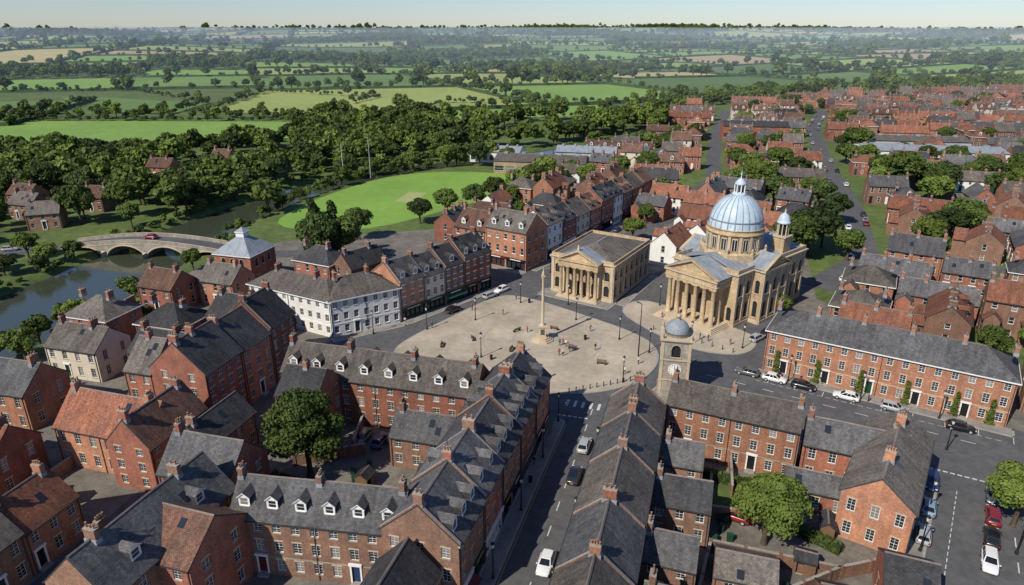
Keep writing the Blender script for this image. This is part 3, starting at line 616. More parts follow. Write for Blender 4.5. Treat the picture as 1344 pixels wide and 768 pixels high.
# ------------------------------------------------------------------ clock tower, monument
b=B(); h=2.35
b.box(-h-.3,h+.3,-h-.3,h+.3,0,.8,'stone_grey')
for (A,C) in (((-h,-h),(h,-h)),((h,-h),(h,h)),((h,h),(-h,h)),((-h,h),(-h,-h))):
    wall(b,A,C,.8,10.6,[(h,1.5,7.8,2.2,'arch')],'stone_grey',0,'stone_trim')
b.box(-h-.18,h+.18,-h-.18,h+.18,7.1,7.35,'stone_trim'); b.box(-h-.12,h+.12,-h-.12,h+.12,3.3,3.5,'stone_trim')
b.box(-h-.25,h+.25,-h-.25,h+.25,10.6,10.85,'stone_trim'); b.box(-h-.45,h+.45,-h-.45,h+.45,10.85,11.1,'stone_trim')
for k in range(4):
    b.push(0,0,k*math.pi/2)
    for (r,y,m_) in ((1.2,-h-.1,'stone_trim'),(1.06,-h-.13,'white_paint')):
        b.face([(r*math.cos(t),y,5.5+r*math.sin(t)) for t in [2*math.pi*i/24 for i in range(24)]],m_)
    for i in range(12):
        t=math.pi/6*i; x,z_=.88*math.sin(t),.88*math.cos(t); b.face([(x-.05,-h-.14,5.5+z_-.1),(x+.05,-h-.14,5.5+z_-.1),(x+.05,-h-.14,5.5+z_+.1),(x-.05,-h-.14,5.5+z_+.1)],'iron')
    b.face([(-.05,-h-.15,5.5),(.05,-h-.15,5.5),(.03,-h-.15,6.25),(-.03,-h-.15,6.25)],'iron'); b.face([(0,-h-.155,5.45),(.5,-h-.155,5.72),(.48,-h-.155,5.8),(0,-h-.155,5.55)],'iron')
    b.box(h-.35,h+.1,-h-.1,-h+.35,.8,10.6,'stone_trim')
    b.lathe(h,-h,[(.28,11.1),(.2,11.6),(.26,11.7),(0,12.3)],8,'stone_trim'); b.pop()
b.lathe(0,0,[(2.1,11.1),(2.1,11.7),(2.2,11.75)],16,'stone_grey')
b.lathe(0,0,[(2.05*math.cos(t),11.75+2.1*math.sin(t)) for t in [i*math.pi/2*.93/9 for i in range(10)]],20,'lead')
b.lathe(0,0,[(.4,13.7),(.35,14.3),(.5,14.35),(.3,14.7),(.05,14.9),(.03,15.5)],10,'stone_trim')
b.obj('clock_tower',28.2,106,rad(-12)); reg(28.2,106,1,0,3,3)
b=B()
for i,(r,z0,z1) in enumerate([(2.3,.13,.4),(1.9,.4,.67),(1.5,.67,.94)]): b.lathe(0,0,[(r,z0),(r,z1),(0,z1)],8,'stone_trim',False,math.pi/8)
b.box(-.85,.85,-.85,.85,.94,1.2,'stone_trim'); b.box(-.7,.7,-.7,.7,1.2,3.2,'stone_trim'); b.box(-.85,.85,-.85,.85,3.2,3.45,'stone_trim')
b.box(-.4,.4,-.74,-.7,1.6,2.8,'bronze')
b.lathe(0,0,[(.55,3.45),(.45,3.7),(.32,3.9),(.3,8),(.22,13.2),(.25,13.3),(.42,13.8),(.45,14)],16,'stone_trim')
b.box(-.4,.4,-.4,.4,14,14.2,'stone_trim'); b.lathe(0,0,[(.25,14.2),(.3,14.6),(.18,14.9),(.12,15.2),(.04,15.6),(.03,16.2)],10,'stone_trim')
b.obj('market_cross_monument',6.2,126.8)

# ------------------------------------------------------------------ terrain, river
RIV=[(-150,78),(-129,102),(-116,124),(-109,146),(-105.5,167),(-103.5,187),(-101,208),(-96,228),(-89,252),(-76,282),(-54,306),(-15,334),(40,369),(120,444)]
RW=[15,16,16,15,14,12.5,10.5,9,8,7,7,6,6,5]
def rivd(x,y):
    best=1e9
    for i in range(len(RIV)-1):
        ax,ay=RIV[i];bx,by=RIV[i+1]; dx,dy=bx-ax,by-ay; t=max(0,min(1,((x-ax)*dx+(y-ay)*dy)/(dx*dx+dy*dy)))
        d=math.hypot(x-ax-dx*t,y-ay-dy*t)-(RW[i]*(1-t)+RW[i+1]*t)
        if d<best: best=d
    return best
def ss(a,b_,x): t=max(0,min(1,(x-a)/(b_-a))); return t*t*(3-2*t)
def hill(x,y):
    d=math.hypot(x*.6,y)
    a=ss(650,1300,d)
    z=a*(9*math.sin(x/310+1.3)*math.sin(y/370+.4)+4*math.sin(x/190+y/260))+ss(700,4800,d)*36
    z+=ss(2200,5200,d)*(8*math.sin(x/900+.7)+6*math.sin(x/430+y/900)+6*math.sin(x/1700+2))
    return min(z,52)
def gz(x,y):
    z=hill(x,y)
    if -200<x<140 and 60<y<460:
        d=rivd(x,y); z-=2.6*(1-ss(-1.5,3.5,d))
    return z
def axis(dense0,dense1,st,lo,hi,gr=1.12):
    a=list(np.arange(dense0,dense1+.01,st)); s=st; v=dense1
    while v<hi: s=min(s*gr,110 if v<6000 else 400); v+=s; a.append(v)
    s=st; v=dense0
    while v>lo: s=min(s*gr,110 if v>-6000 else 400); v-=s; a.insert(0,v)
    return a
xs=axis(-185,-10,3,-9500,9500); ys=axis(70,330,3.5,-400,13500,1.06)
vs=[(x,y,gz(x,y)) for y in ys for x in xs]; nx_=len(xs)
fs=[(j*nx_+i,j*nx_+i+1,(j+1)*nx_+i+1,(j+1)*nx_+i) for j in range(len(ys)-1) for i in range(nx_-1)]
me=bpy.data.meshes.new('ground'); me.from_pydata(vs,[],fs); me.materials.append(MT['grass']); me.polygons.foreach_set('use_smooth',[True]*len(fs)); addobj('ground',me)
def ribbon(pts,ws):
    L_,R_=[],[]
    for i,(x,y) in enumerate(pts):
        a=pts[max(0,i-1)];c=pts[min(len(pts)-1,i+1)]; dx,dy=c[0]-a[0],c[1]-a[1]; l=math.hypot(dx,dy); nx,ny=-dy/l,dx/l; w=ws[i] if isinstance(ws,list) else ws
        L_.append((x+nx*w,y+ny*w)); R_.append((x-nx*w,y-ny*w))
    return L_,R_
def strip(name,pts,w,z,mat,zf=None):
    L_,R_=ribbon(pts,w); b=B()
    for i in range(len(pts)-1):
        b.face([(*R_[i],z),(*R_[i+1],z),(*L_[i+1],z),(*L_[i],z)],mat)
    return b.obj(name)
strip('river',RIV,[w+2.5 for w in RW],-1.1,'river_water')
for i in range(len(RIV)-1): regseg(RIV[i],RIV[i+1],RW[i]*2+6)
def chaikin(p,n=2):
    for _ in range(n):
        q=[]
        for i in range(len(p)):
            a,c=p[i],p[(i+1)%len(p)]; q+=[(a[0]*.75+c[0]*.25,a[1]*.75+c[1]*.25),(a[0]*.25+c[0]*.75,a[1]*.25+c[1]*.75)]
        p=q
    return p
def sheet(name,pts,z,mat,kerb=None):
    ar=sum(pts[i-1][0]*pts[i][1]-pts[i][0]*pts[i-1][1] for i in range(len(pts)))
    if ar<0: pts=pts[::-1]
    b=B(); b.face([(x,y,z) for x,y in pts],mat)
    if kerb:
        n=len(pts)
        for i in range(n):
            a,c=pts[i],pts[(i+1)%n]; b.face([(*a,0),(*c,0),(*c,z),(*a,z)],kerb)
            dx,dy=c[0]-a[0],c[1]-a[1]; l=math.hypot(dx,dy) or 1; ix,iy=-dy/l*.3,dx/l*.3
            b.face([(*a,z+.004),(*c,z+.004),(c[0]+ix,c[1]+iy,z+.004),(a[0]+ix,a[1]+iy,z+.004)],kerb)
    return b.obj(name)
sheet('town_ground',[(-90,30),(-92,95),(-91,120),(-86,150),(-84,172),(-70,195),(-40,205),(-5,215),(30,262),(66,262),(84,225),(82,180),(72,150),(82,124),(110,100),(110,20)],.008,'yard_gravel')
sheet('road_surface',[(-41,118),(-37,128),(-24,136),(-5,157),(4,170),(14,172),(60,243),(66,239),(36,190),(26,168),(32,164),(48,176),(56,172),(70,158),(52,126),(47,114.5),(79,94.5),(130,63),(122,50),(80,80),(62,60),(52,40),(40,40),(47,64.5),(58.4,81.5),(52,87),(42,92),(18,99),(2,42),(-10,42),(5.8,95),(-5,98),(-36,106.5)],.014,'asphalt')
sheet('town_square_paving',chaikin([(-24,121),(-22,127),(-16,135.5),(-3.5,152.5),(3.5,151),(15,141),(27.5,129),(29.5,120),(25,110.5),(17,105.5),(8,104.5),(-3,107),(-20,112)],3),.13,'square_paving','kerb_stone')
sheet('church_forecourt',chaikin([(23.5,143.5),(31,150.5),(40,140),(51,130),(49,123),(44,119.5),(36,122),(28.5,132)],2),.13,'square_paving','kerb_stone')
b=B(); b.lathe(0,0,[(6.2,.139),(5.8,.139)],40,'paving_band',False); b.lathe(0,0,[(12.2,.139),(11.9,.139)],48,'paving_band',False)
b.obj('paving_ring',6.2,126.8)
def slab(name,pts,mat='pavement_slab'): return sheet(name,pts,.12,mat,'kerb_stone')
def off(p,q,o0,o1):
    dx,dy=q[0]-p[0],q[1]-p[1]; l=math.hypot(dx,dy); nx,ny=dy/l,-dx/l
    return [(p[0]+nx*o0,p[1]+ny*o0),(q[0]+nx*o0,q[1]+ny*o0),(q[0]+nx*o1,q[1]+ny*o1),(p[0]+nx*o1,p[1]+ny*o1)]
slab('pavement',off((-9.3,45),(6.6,97),0.0,2.3)); slab('pavement',off((17.3,97),(1.9,45),0,1.9)); slab('pavement',off((46,114.6),(80,93.4),0,2.6))
slab('pavement',off((-37.5,127.7),(-24,136),0,2.4)); slab('pavement',off((-24,136),(-4.6,157.5),0,2.4)); slab('pavement',off((-17,182.7),(4,168.4),0,2.2)); slab('pavement',off((5,170),(51,242),0,2))
slab('pavement',off((46.5,64),(59,81.9),0,2.1)); slab('pavement',off((55,84.6),(33,94.6),-3,1.0)); slab('pavement',off((8.6,157),(24.5,147),-.1,5)); slab('pavement',off((24.2,146),(36,166),-.2,2))
slab('pavement',off((82,80),(59,46),0,2.2))
slab('pavement',[(17,92),(24,91),(34,94.8),(35,98.5),(31,108.5),(26,108),(19,98)])
strip('bridge_road',[(3,160),(-10,171.5),(-45,184),(-77,184)],3.3,.02,'asphalt'); strip('bridge_road',[(-129,190),(-150,184),(-215,186)],3.3,.02,'asphalt')
strip('lane',[(-57.5,42),(-49.5,77),(-47,90)],2.4,.02,'asphalt'); strip('lane',[(-38.6,93),(-37,112),(-40,122)],1.6,.022,'asphalt')
FARROAD=[(75,157),(98,180),(120,235),(150,330),(190,440),(240,540)]
SIDE=[[(60,238),(85,285),(100,340),(130,440),(165,540)],[(110,73),(150,110),(230,190),(330,300)],[(98,180),(180,150),(260,125)],[(150,330),(260,300),(380,262)],[(170,385),(300,352),(470,300)],[(190,440),(330,405),(560,345)],[(215,490),(400,445),(620,400)]]
strip('street',FARROAD,4,.02,'asphalt')
for i,P_ in enumerate(SIDE): strip('street',P_,3.3,.022+i*.002,'asphalt')
for P_,w in [(FARROAD,9),([(3,160),(-10,171.5),(-45,184),(-79,184)],7),([(-57.5,42),(-49.5,77),(-47,90)],5),([(-125,190),(-150,184),(-215,186)],8)]+[(s_,7.5) for s_ in SIDE]:
    for i in range(len(P_)-1): regseg(P_[i],P_[i+1],w)
regseg((0,48),(14,100),14); regseg((-30,118),(30,120),30); regseg((0,105),(0,160),24); regseg((42,107),(112,62),16); regseg((50,52),(75,88),14); regseg((30,150),(50,172),6); regseg((52,122),(70,150),8);regseg((15,160),(45,210),10)
def dashes(name,p,q,w,dash,gap,mat='road_paint',z=.02):
    dx,dy=q[0]-p[0],q[1]-p[1]; L=math.hypot(dx,dy); dx/=L;dy/=L; b=B(); t=0
    while t<L:
        e=min(L,t+dash); a=(p[0]+dx*t,p[1]+dy*t); c=(p[0]+dx*e,p[1]+dy*e); nx,ny=-dy*w/2,dx*w/2
        b.face([(a[0]-nx,a[1]-ny,z),(c[0]-nx,c[1]-ny,z),(c[0]+nx,c[1]+ny,z),(a[0]+nx,a[1]+ny,z)],mat); t+=dash+gap
    return b.obj(name)
dashes('centre_line_marking',(-1.2,50),(13.6,100),.14,2,3); dashes('centre_line_marking',(36,112),(74,88),.14,2,3); dashes('centre_line_marking',(52,50),(70,80),.14,2,3)
q=off((-9.3,45),(6.3,96),2.55,2.55); dashes('yellow_line_marking',q[0],q[1],.09,200,1,'yellow_paint')
q=off((17.3,97),(1.9,45),2.15,2.15); dashes('yellow_line_marking',q[0],q[1],.09,200,1,'yellow_paint')
for t in range(9):
    p=(45.4+.85*(2+t*4.6),111.6-.527*(2+t*4.6)); dashes('parking_bay_marking',(p[0],p[1]),(p[0]-.527*2.0,p[1]-.85*2.0),.1,3,1)
q=off((46.9,114),(79,94),4.7,4.7); dashes('parking_bay_marking',q[0],q[1],.1,.8,.5)
for o in (2.2+2.1,): 
    q=off((47.2,65),(58.4,81),o,o); dashes('parking_bay_marking',q[0],q[1],.1,.8,.5)
dashes('give_way_marking',(7.5,98.2),(12.5,96.8),.3,.6,.3); dashes('give_way_marking',(60,84),(69,79),.3,.6,.3)
for i in range(5): dashes('zebra_crossing_marking',lerp_:=(9.2+i*1.3,101.0-i*.38),(lerp_[0]+.6,lerp_[1]+2.0),.45,5,1)

# cricket ground
PITCH=[(-79,211),(-76,240),(-67,266),(-54,290),(-35,302),(-8,300),(6,288),(0,262),(-22,234),(-48,205)]
sheet('cricket_field',chaikin(PITCH,2),.02,'cricket_grass'); sheet('cricket_wicket',[(-43,246),(-40,262),(-33,260),(-36,244)],.03,'cricket_square')
for i in range(0,len(PITCH)): regseg(PITCH[i],PITCH[(i+1)%len(PITCH)],3)
reg(-38,252,.3,.95,42,31)
# ------------------------------------------------------------------ bridge
b=B(); L=52.; n=104; W=3.8
def deck(s): return .5+2.6*math.sin(math.pi*min(max(s/L,0),1))
arches=[(7.5,5.4,2.6),(20,6,3.5),(32,6,3.5),(44.5,5.4,2.6)]
def bot(s):
    for c,h_,rise in arches:
        if abs(s-c)<h_-.01: return -1.9+(rise+.6)*math.sqrt(max(0,1-((s-c)/h_)**2))
    return -3.2
S=sorted(set([i*L/n for i in range(n+1)]+[c+s_*(h_-.02) for c,h_,_ in arches for s_ in (-1,1)]+[c+s_*(h_+.0) for c,h_,_ in arches for s_ in (-1,1)]))
for i in range(len(S)-1):
    a,c=S[i],S[i+1]
    for sy in (-1,1):
        y=sy*W; y2=sy*(W-.4)
        b.face([(a,y,bot(a)),(c,y,bot(c)),(c,y,deck(c)+1.0),(a,y,deck(a)+1.0)],'stone_grey')
        b.face([(a,y2,deck(a)),(c,y2,deck(c)),(c,y2,deck(c)+1.0),(a,y2,deck(a)+1.0)],'stone_grey')
        b.face([(a,y+sy*.08,deck(a)+1.0),(c,y+sy*.08,deck(c)+1.0),(c,y2-sy*.08,deck(c)+1.0),(a,y2-sy*.08,deck(a)+1.0)],'stone_trim')
        b.face([(a,y+sy*.1,deck(a)-.2),(c,y+sy*.1,deck(c)-.2),(c,y+sy*.1,deck(c)+.02),(a,y+sy*.1,deck(a)+.02)],'stone_trim')
        if bot(a)>-3 and bot(c)>-3: b.face([(a,y+sy*.08,bot(a)),(c,y+sy*.08,bot(c)),(c,y+sy*.08,bot(c)+.45),(a,y+sy*.08,bot(a)+.45)],'stone_trim')
    b.face([(a,-W,bot(a)),(c,-W,bot(c)),(c,W,bot(c)),(a,W,bot(a))],'stone_grey')
    b.face([(a,-W+.4,deck(a)),(c,-W+.4,deck(c)),(c,W-.4,deck(c)),(a,W-.4,deck(a))],'asphalt')
for sp_ in (13.5,26,38.5):
    for sy in (-1,1):
        b.face([(sp_-.6,sy*W,-3),(sp_,sy*(W+1.5),-3),(sp_,sy*(W+1.5),.2),(sp_-.6,sy*W,.5)],'stone_grey'); b.face([(sp_+.6,sy*W,-3),(sp_,sy*(W+1.5),-3),(sp_,sy*(W+1.5),.2),(sp_+.6,sy*W,.5)],'stone_grey')
        b.face([(sp_-.6,sy*W,.5),(sp_,sy*(W+1.5),.2),(sp_+.6,sy*W,.5),(sp_,sy*W,1.2)],'stone_trim')
b.obj('stone_bridge',-129,190.5,math.atan2(-6,52)); regseg((-129,190),(-77,184),9)

# ------------------------------------------------------------------ fill houses
def variant(i,lod):
    b=B(); r=R; n=r.choice([1,2,2,3,4,5]) if lod<2 else r.choice([1,2,2,3,4,5]); u=4.8+r.random()*2.0; L=n*u if n>1 else 8+r.random()*5; D=7+r.random()*2.2; H=4.8+r.random()*1.6+(2.4 if r.random()<.16 else 0); rh=2.6+r.random()*1.1
    wl=r.choice(['brick_red','brick_red','brick_orange','brick_orange','brick_brown','brick_brown','stucco_white','stucco_cream' if r.random()<.5 else 'brick_buff'])
    rf=r.choice(['tile_red','tile_red','tile_red','tile_brown','tile_brown','slate_brown','slate','slate_brown','slate_dark'])
    house(b,L,D,H,rh,wall_=wl,roof=rf,fl=2 if H<7 else 3,bay=2.8,doors=tuple(range(0,12,2)),ch=tuple([.5]+[u*k for k in range(1,n)]+[L-.5]) if n>1 else (1.,L-1)[:r.choice([1,2])],lod=lod,nside=1,rt='hip' if (n==1 and r.random()<.45) else 'gable',dorm=r.choice([0,0,0,n]))
    for k in range(n):
        if r.random()<.75:
            w=min(2.8,L*.4); x=L-(k*u+.2); hh=H*(.6 if r.random()<.5 else .9)
            if n==1 and k: break
            b.push(x,D,math.pi/2); 
            wl_=2.6+r.random()*1.2; house(b,wl_,w,hh,1.3,wall_=wl,roof=rf,fl=2 if hh>4 else 1,lod=lod,bay=2.6,backwin=False); b.pop()
    return b.mesh('brick_terrace' if n>1 else 'brick_house'),L,D+3.6,n
def nm_of(n): return 'brick_terrace' if n>1 else 'brick_house'
VF=[variant(i,2) for i in range(44)]; VM=[variant(i,1) for i in range(22)]
gardens=[]
def fill(poly,ang,dv,vars_,prob=1.,jit=.05,gap=(1,4),tree=.3,perp=.2):
    c,s=math.cos(ang),math.sin(ang); xs_=[p[0]*c+p[1]*s for p in poly]; ys_=[-p[0]*s+p[1]*c for p in poly]
    v=min(ys_); cnt=0
    while v<max(ys_):
        u=min(xs_)+R.random()*6; flip=R.random()<.5
        while u<max(xs_):
            me,L,D,n=R.choice(vars_); a=ang+R.uniform(-jit,jit)
            if R.random()<perp: a+=math.pi/2
            if flip: a+=math.pi
            x=u*c-v*s; y=u*s+v*c
            if x<.80*y+30 and inpoly(x,y,poly) and R.random()<prob:
                ux,uy=math.cos(a),math.sin(a)
                if not hit(x,y,ux,uy,L/2,D/2,.15):
                    reg(x,y,ux,uy,L/2,D/2)
                    o=addobj(nm_of(n),me,x-ux*L/2+uy*D/2,y-uy*L/2-ux*D/2,a,0,(1,1,R.uniform(.9,1.12))); cnt+=1
                    if R.random()<tree: gardens.append((x+R.uniform(-L/2,L/2)-uy*(D/2+2),y+ux*(D/2+2)))
                    u+=L*.7+R.uniform(*gap); continue
            u+=2.5
        v+=dv
    return cnt
# mature trees between the houses are planned first so the houses keep clear of them
BIG=[(83,183,15,2,1.1),(77,178,13,0,1),(90,190,12,2,1),(137,200,12,0,1.2),(130,196,11,2,1.1),(118,186,11,1,1),(150,262,16,0,1.1),(162,256,14,2,1.1),(156,268,14,0,1.1),(97,262,13,1,1.1),(150,160,9,1,1),(145,128,9,1,1),(112,120,7,0,1),(64,186,10,0,1.1),(36,196,8,1,1),(175,205,11,0,1),(205,240,12,2,1),(118,300,11,0,1.2),(60,300,10,1,1.1),(45,285,10,0,1.1),(92,118,7,0,1),(105,215,11,2,1)]
for x,y,h,v,wf in BIG: reg(x,y,1,0,2.6,2.6)
FART=[]
FP=[(60,262),(100,235),(130,228),(260,150),(620,330),(620,640),(480,670),(250,600),(130,500),(90,400),(40,320)]
for i in range(150):
    y=R.uniform(225,630); x=R.uniform(50,.76*y)
    if inpoly(x,y,FP) and not hit(x,y,1,0,3,3,0):
        FART.append((x,y)); reg(x,y,1,0,2.2,2.2)
        if R.random()<.4: FART.append((x+R.uniform(-5,5),y+R.uniform(-5,5))); reg(*FART[-1],1,0,2.2,2.2)
fa_=math.atan2(-.527,.85)
c1=fill([(56,124),(82,104),(150,70),(260,150),(200,215),(120,225),(76,165)],fa_,3.5,VM,perp=.2)
c2=fill([(28,172),(60,165),(95,185),(105,235),(85,270),(60,262),(34,200)],fa_,3.5,VM,perp=.25)
c3=fill([(-5,185),(3,184),(42,245),(60,300),(20,300),(-4,262),(-20,225),(-30,205),(-25,190)],rad(-25),6,VM,perp=.3,prob=.6)
c4=fill([(-60,150),(-30,160),(-15,172),(-40,180),(-74,178)],rad(-20),6,VM,tree=.5,perp=.3)
c5=fill([(-90,100),(-88,122),(-62,140),(-42,124),(-50,100),(-70,98)],rad(-15),6,VM,tree=.4,perp=.3)
c6=fill([(-90,45),(-62,45),(-52,80),(-50,92),(-90,100)],rad(-15),6,VM,tree=.3,perp=.3)
c7=fill(FP,rad(-14),4.2,VF,perp=.12,jit=.07,tree=.35)
print('fill',c1,c2,c3,c4,c5,c6,c7)

# ------------------------------------------------------------------ trees
def tree_mesh(name,h,r,nl,nleaf,ls,seed,mat='leaf',kind='round',trunk=True,ns=8):
    g=np.random.default_rng(seed); lobes=[]
    zc=h*.58
    for i in range(nl):
        if kind=='tall':
            t=(i+.5)/nl; z=h*(.18+.75*t); rr=r*(1-.75*t)*.55+r*.12; a=g.uniform(0,6.28); d=r*(1-.8*t)*.5*g.random(); lobes.append((d*math.cos(a),d*math.sin(a),z,rr))
        else:
            a=i*2.4+g.uniform(-.4,.4); t=(i+.5)/nl; el=math.asin(1-1.5*t); 
            d=r*.62*g.uniform(.75,1.1); lobes.append((d*math.cos(el)*math.cos(a),d*math.cos(el)*math.sin(a),zc+math.sin(el)*h*.27*g.uniform(.8,1.15),r*g.uniform(.28,.5)))
    if kind!='tall': lobes.append((0,0,zc,r*.55))
    Lb=np.array(lobes); w=Lb[:,3]**2; w/=w.sum()
    idx=g.choice(len(Lb),nleaf,p=w); d=g.normal(size=(nleaf,3)); d/=np.linalg.norm(d,axis=1)[:,None]
    d[:,2]=np.where(d[:,2]<-.3,-d[:,2],d[:,2])
    rr=Lb[idx,3]*(.70+.42*g.random(nleaf)**.8); pos=Lb[idx,:3]+d*rr[:,None]*np.array([1,1,.85])
    keep=np.ones(nleaf,bool)
    for q in Lb: keep&=~(np.linalg.norm(pos-q[:3],axis=1)<q[3]*.66)
    pos=pos[keep];d=d[keep];n=len(pos)
    nn=d+g.normal(size=(n,3))*.5; nn/=np.linalg.norm(nn,axis=1)[:,None]
    t=np.cross(nn,g.normal(size=(n,3))); t/=np.linalg.norm(t,axis=1)[:,None]; b2=np.cross(nn,t); s=(ls*g.uniform(.6,1.3,n))[:,None]
    V=np.stack([pos-t*s*.5,pos+b2*s*.45-nn*s*.12,pos+t*s*.55,pos-b2*s*.45+nn*s*.08],1).reshape(-1,3)
    F=[(4*i,4*i+1,4*i+2,4*i+3) for i in range(n)]
    b=B(); b.v=[tuple(p) for p in V]; b.f=F; b.m=[b.mi(mat)]*n; b.sm=[False]*n
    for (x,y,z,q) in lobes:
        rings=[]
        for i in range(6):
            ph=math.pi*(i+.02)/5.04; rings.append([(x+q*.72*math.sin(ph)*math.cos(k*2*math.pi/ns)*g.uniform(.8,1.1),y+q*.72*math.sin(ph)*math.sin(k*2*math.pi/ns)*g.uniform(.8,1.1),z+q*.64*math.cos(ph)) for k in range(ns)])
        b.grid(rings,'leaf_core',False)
    if trunk:
        tr=h*.028
        b.lathe(0,0,[(tr*1.6,-.1),(tr*1.1,h*.08),(tr,h*.25),(tr*.7,h*.5)],7,'bark')
        for (x,y,z,q) in lobes[:6]:
            p0=Vector((0,0,h*.25)); p1=Vector((x,y,z)); dd=(p1-p0).normalized(); u=dd.orthogonal().normalized(); v=dd.cross(u)
            rings=[[tuple(p0.lerp(p1,tt)+(u*math.cos(k*1.257)+v*math.sin(k*1.257))*(tr*.6*(1-tt*.7))) for k in range(5)] for tt in (0,.5,1)]
            b.grid(rings,'bark')
    return b.mesh(name)
TN=[tree_mesh('broadleaf_tree',12,5.2,13,11000,.38,s,m) for s,m in ((1,'leaf'),(2,'leaf_light'),(3,'leaf_dark'))]
TM=[tree_mesh('broadleaf_tree',11,4.8,11,2600,.7,10+s,m) for s,m in enumerate(('leaf','leaf_light','leaf_dark','leaf'))]
TT=[tree_mesh('poplar_tree',15,3.2,12,2600,.6,31,'leaf_dark','tall')]
def tree(x,y,h,near=False,v=None,wf=1,name='broadleaf_tree'):
    base=12. if near else 11.
    me=(TN if near else TM)[v if v is not None else R.randrange(4 if not near else 3)]; s=h/base; k=wf*s
    return addobj(name,me,x,y,R.uniform(0,6.28),gz(x,y),(k,k,s))
tree(-28.8,81.5,13.5,True,0,.98); tree(31.3,67.8,10,True,1,1.1); tree(64.5,71,9.5,True,1); tree(68,64,8,True,1); tree(63,58,8.5,True,1); tree(78,74,7,True,0)
for x,y,h,v,wf in BIG+[(-50.5,170,17,2,.75),(-46,176,13,0,1),(-92,133,7,1,1.1),(-93,117,7,0,1),(-86,136,5,1,1),(-79,134,5,0,1.1),(-84,170,6,0,1),(-74,178,8,2,1),
    (-140,215,13,0,1),(-130,224,14,1,1),(-122,212,8,0,1),(-132,240,13,2,1),(-114,240,10,0,1),(-155,245,13,2,1),(-172,250,14,0,1),(-185,245,13,2,1),(-200,240,15,0,1),(-143,222,8,1,1),(-160,205,8,0,1),(-175,218,9,2,1),(-188,205,10,0,1),(-200,205,9,1,1),(-165,212,10,0,1),(-150,218,9,2,1),(-182,225,11,0,1),
    (-58,199,9,2,1),(-46,198,10,0,1),(-30,216,9,2,1.1),(-22,224,10,0,1),(-13,233,10,2,1),(-6,242,10,0,1),(2,251,12,1,1),(8,260,12,1,1),(13,270,13,1,1),(18,264,10,0,1),(0,240,8,1,1),(30,270,10,1,1),(24,280,9,0,1),(12,290,9,2,1),
    (-60,298,10,1,1),(-45,309,11,0,1),(-30,312,11,1,1),(-15,314,11,2,1),(-2,309,10,1,1),(-70,290,12,2,1),
    (92,178,9,0,1),(72,172,8,1,1),(56,250,8,0,1),(60,140,5,1,1),
    (-136,152,7,0,1.3),(-131,166,6,2,1.3),(-140,160,8,2,1.2),(-126,176,6,1,1.2),(-134,142,6,1,1.2),(-138,168,7,0,1.1),(-122,181,5,0,1.2),(-146,148,9,2,1.1),(-141,137,7,0,1.1),(-134,180,8,1,1.1),(-145,176,8,0,1.1)]:
    tree(x,y,h,False,v,wf)
addobj('poplar_tree',TT[0],-53,176,0,0,1.25); addobj('poplar_tree',TT[0],-49,180,1,0,1.15)
cnt=0; R.shuffle(gardens)
for x,y in gardens:
    if not hit(x,y,1,0,.5,.5,0) and cnt<360: tree(x,y,R.uniform(3.5,8),False); cnt+=1
for x,y in FART: tree(x,y,R.uniform(7,12.5),wf=R.uniform(.9,1.2))
# prototypes for the distant masses
coll=bpy.data.collections.new('distant_tree_kinds')
for s in range(7):
    me=tree_mesh('distant_tree',10 if s<5 else 12,4.7 if s<5 else 4.0,8+s%3,430,1.3,50+s,('leaf','leaf_dark','leaf','leaf_light','leaf','leaf_light','leaf_light')[s],trunk=s<3,ns=6)
    coll.objects.link(bpy.data.objects.new('distant_tree',me))
def scatter(name,pts):
    if not pts: return
    me=bpy.data.meshes.new(name); me.from_pydata([p[:3] for p in pts],[],[]); at=me.attributes.new('sc','FLOAT','POINT'); at.data.foreach_set('value',[p[3] for p in pts])
    me.materials.append(MT['leaf']); o=addobj(name,me)
    ng=bpy.data.node_groups.new(name,'GeometryNodeTree'); ng.interface.new_socket('Geometry',in_out='INPUT',socket_type='NodeSocketGeometry'); ng.interface.new_socket('Geometry',in_out='OUTPUT',socket_type='NodeSocketGeometry')
    gi=ng.nodes.new('NodeGroupInput'); go=ng.nodes.new('NodeGroupOutput'); ip=ng.nodes.new('GeometryNodeInstanceOnPoints'); ci=ng.nodes.new('GeometryNodeCollectionInfo')
    ci.inputs['Collection'].default_value=coll; ci.inputs['Separate Children'].default_value=True; ci.inputs['Reset Children'].default_value=True
    rv=ng.nodes.new('FunctionNodeRandomValue'); rv.data_type='FLOAT_VECTOR'; rv.inputs[0].default_value=(0,0,0); rv.inputs[1].default_value=(0,0,6.283)
    na=ng.nodes.new('GeometryNodeInputNamedAttribute'); na.data_type='FLOAT'; na.inputs['Name'].default_value='sc'
    l=ng.links.new; l(gi.outputs[0],ip.inputs['Points']); l(ci.outputs[0],ip.inputs['Instance']); ip.inputs['Pick Instance'].default_value=True
    l(rv.outputs[0],ip.inputs['Rotation']); l(na.outputs[0],ip.inputs['Scale']); l(ip.outputs[0],go.inputs[0])
    mo=o.modifiers.new('scatter','NODES'); mo.node_group=ng
def woodpts(poly,sp,smin,smax,chk=True,clear=9):
    out=[]; x0=min(p[0] for p in poly);x1=max(p[0] for p in poly);y0=min(p[1] for p in poly);y1=max(p[1] for p in poly)
    y=y0
    while y<y1:
        x=x0+R.random()*sp
        while x<x1:
            px,py=x+R.uniform(-.45,.45)*sp,y+R.uniform(-.45,.45)*sp
            nz=math.sin(px/23+1)+math.sin(py/31+px/60)+math.sin(px/11-py/17)
            if nz<clear and inpoly(px,py,poly) and not (chk and hit(px,py,1,0,2,2,0)): out.append((px,py,hill(px,py)-.3,R.uniform(smin,smax)*R.choice([.75,1,1,1.1])))
            x+=sp
        y+=sp*.9
    return out
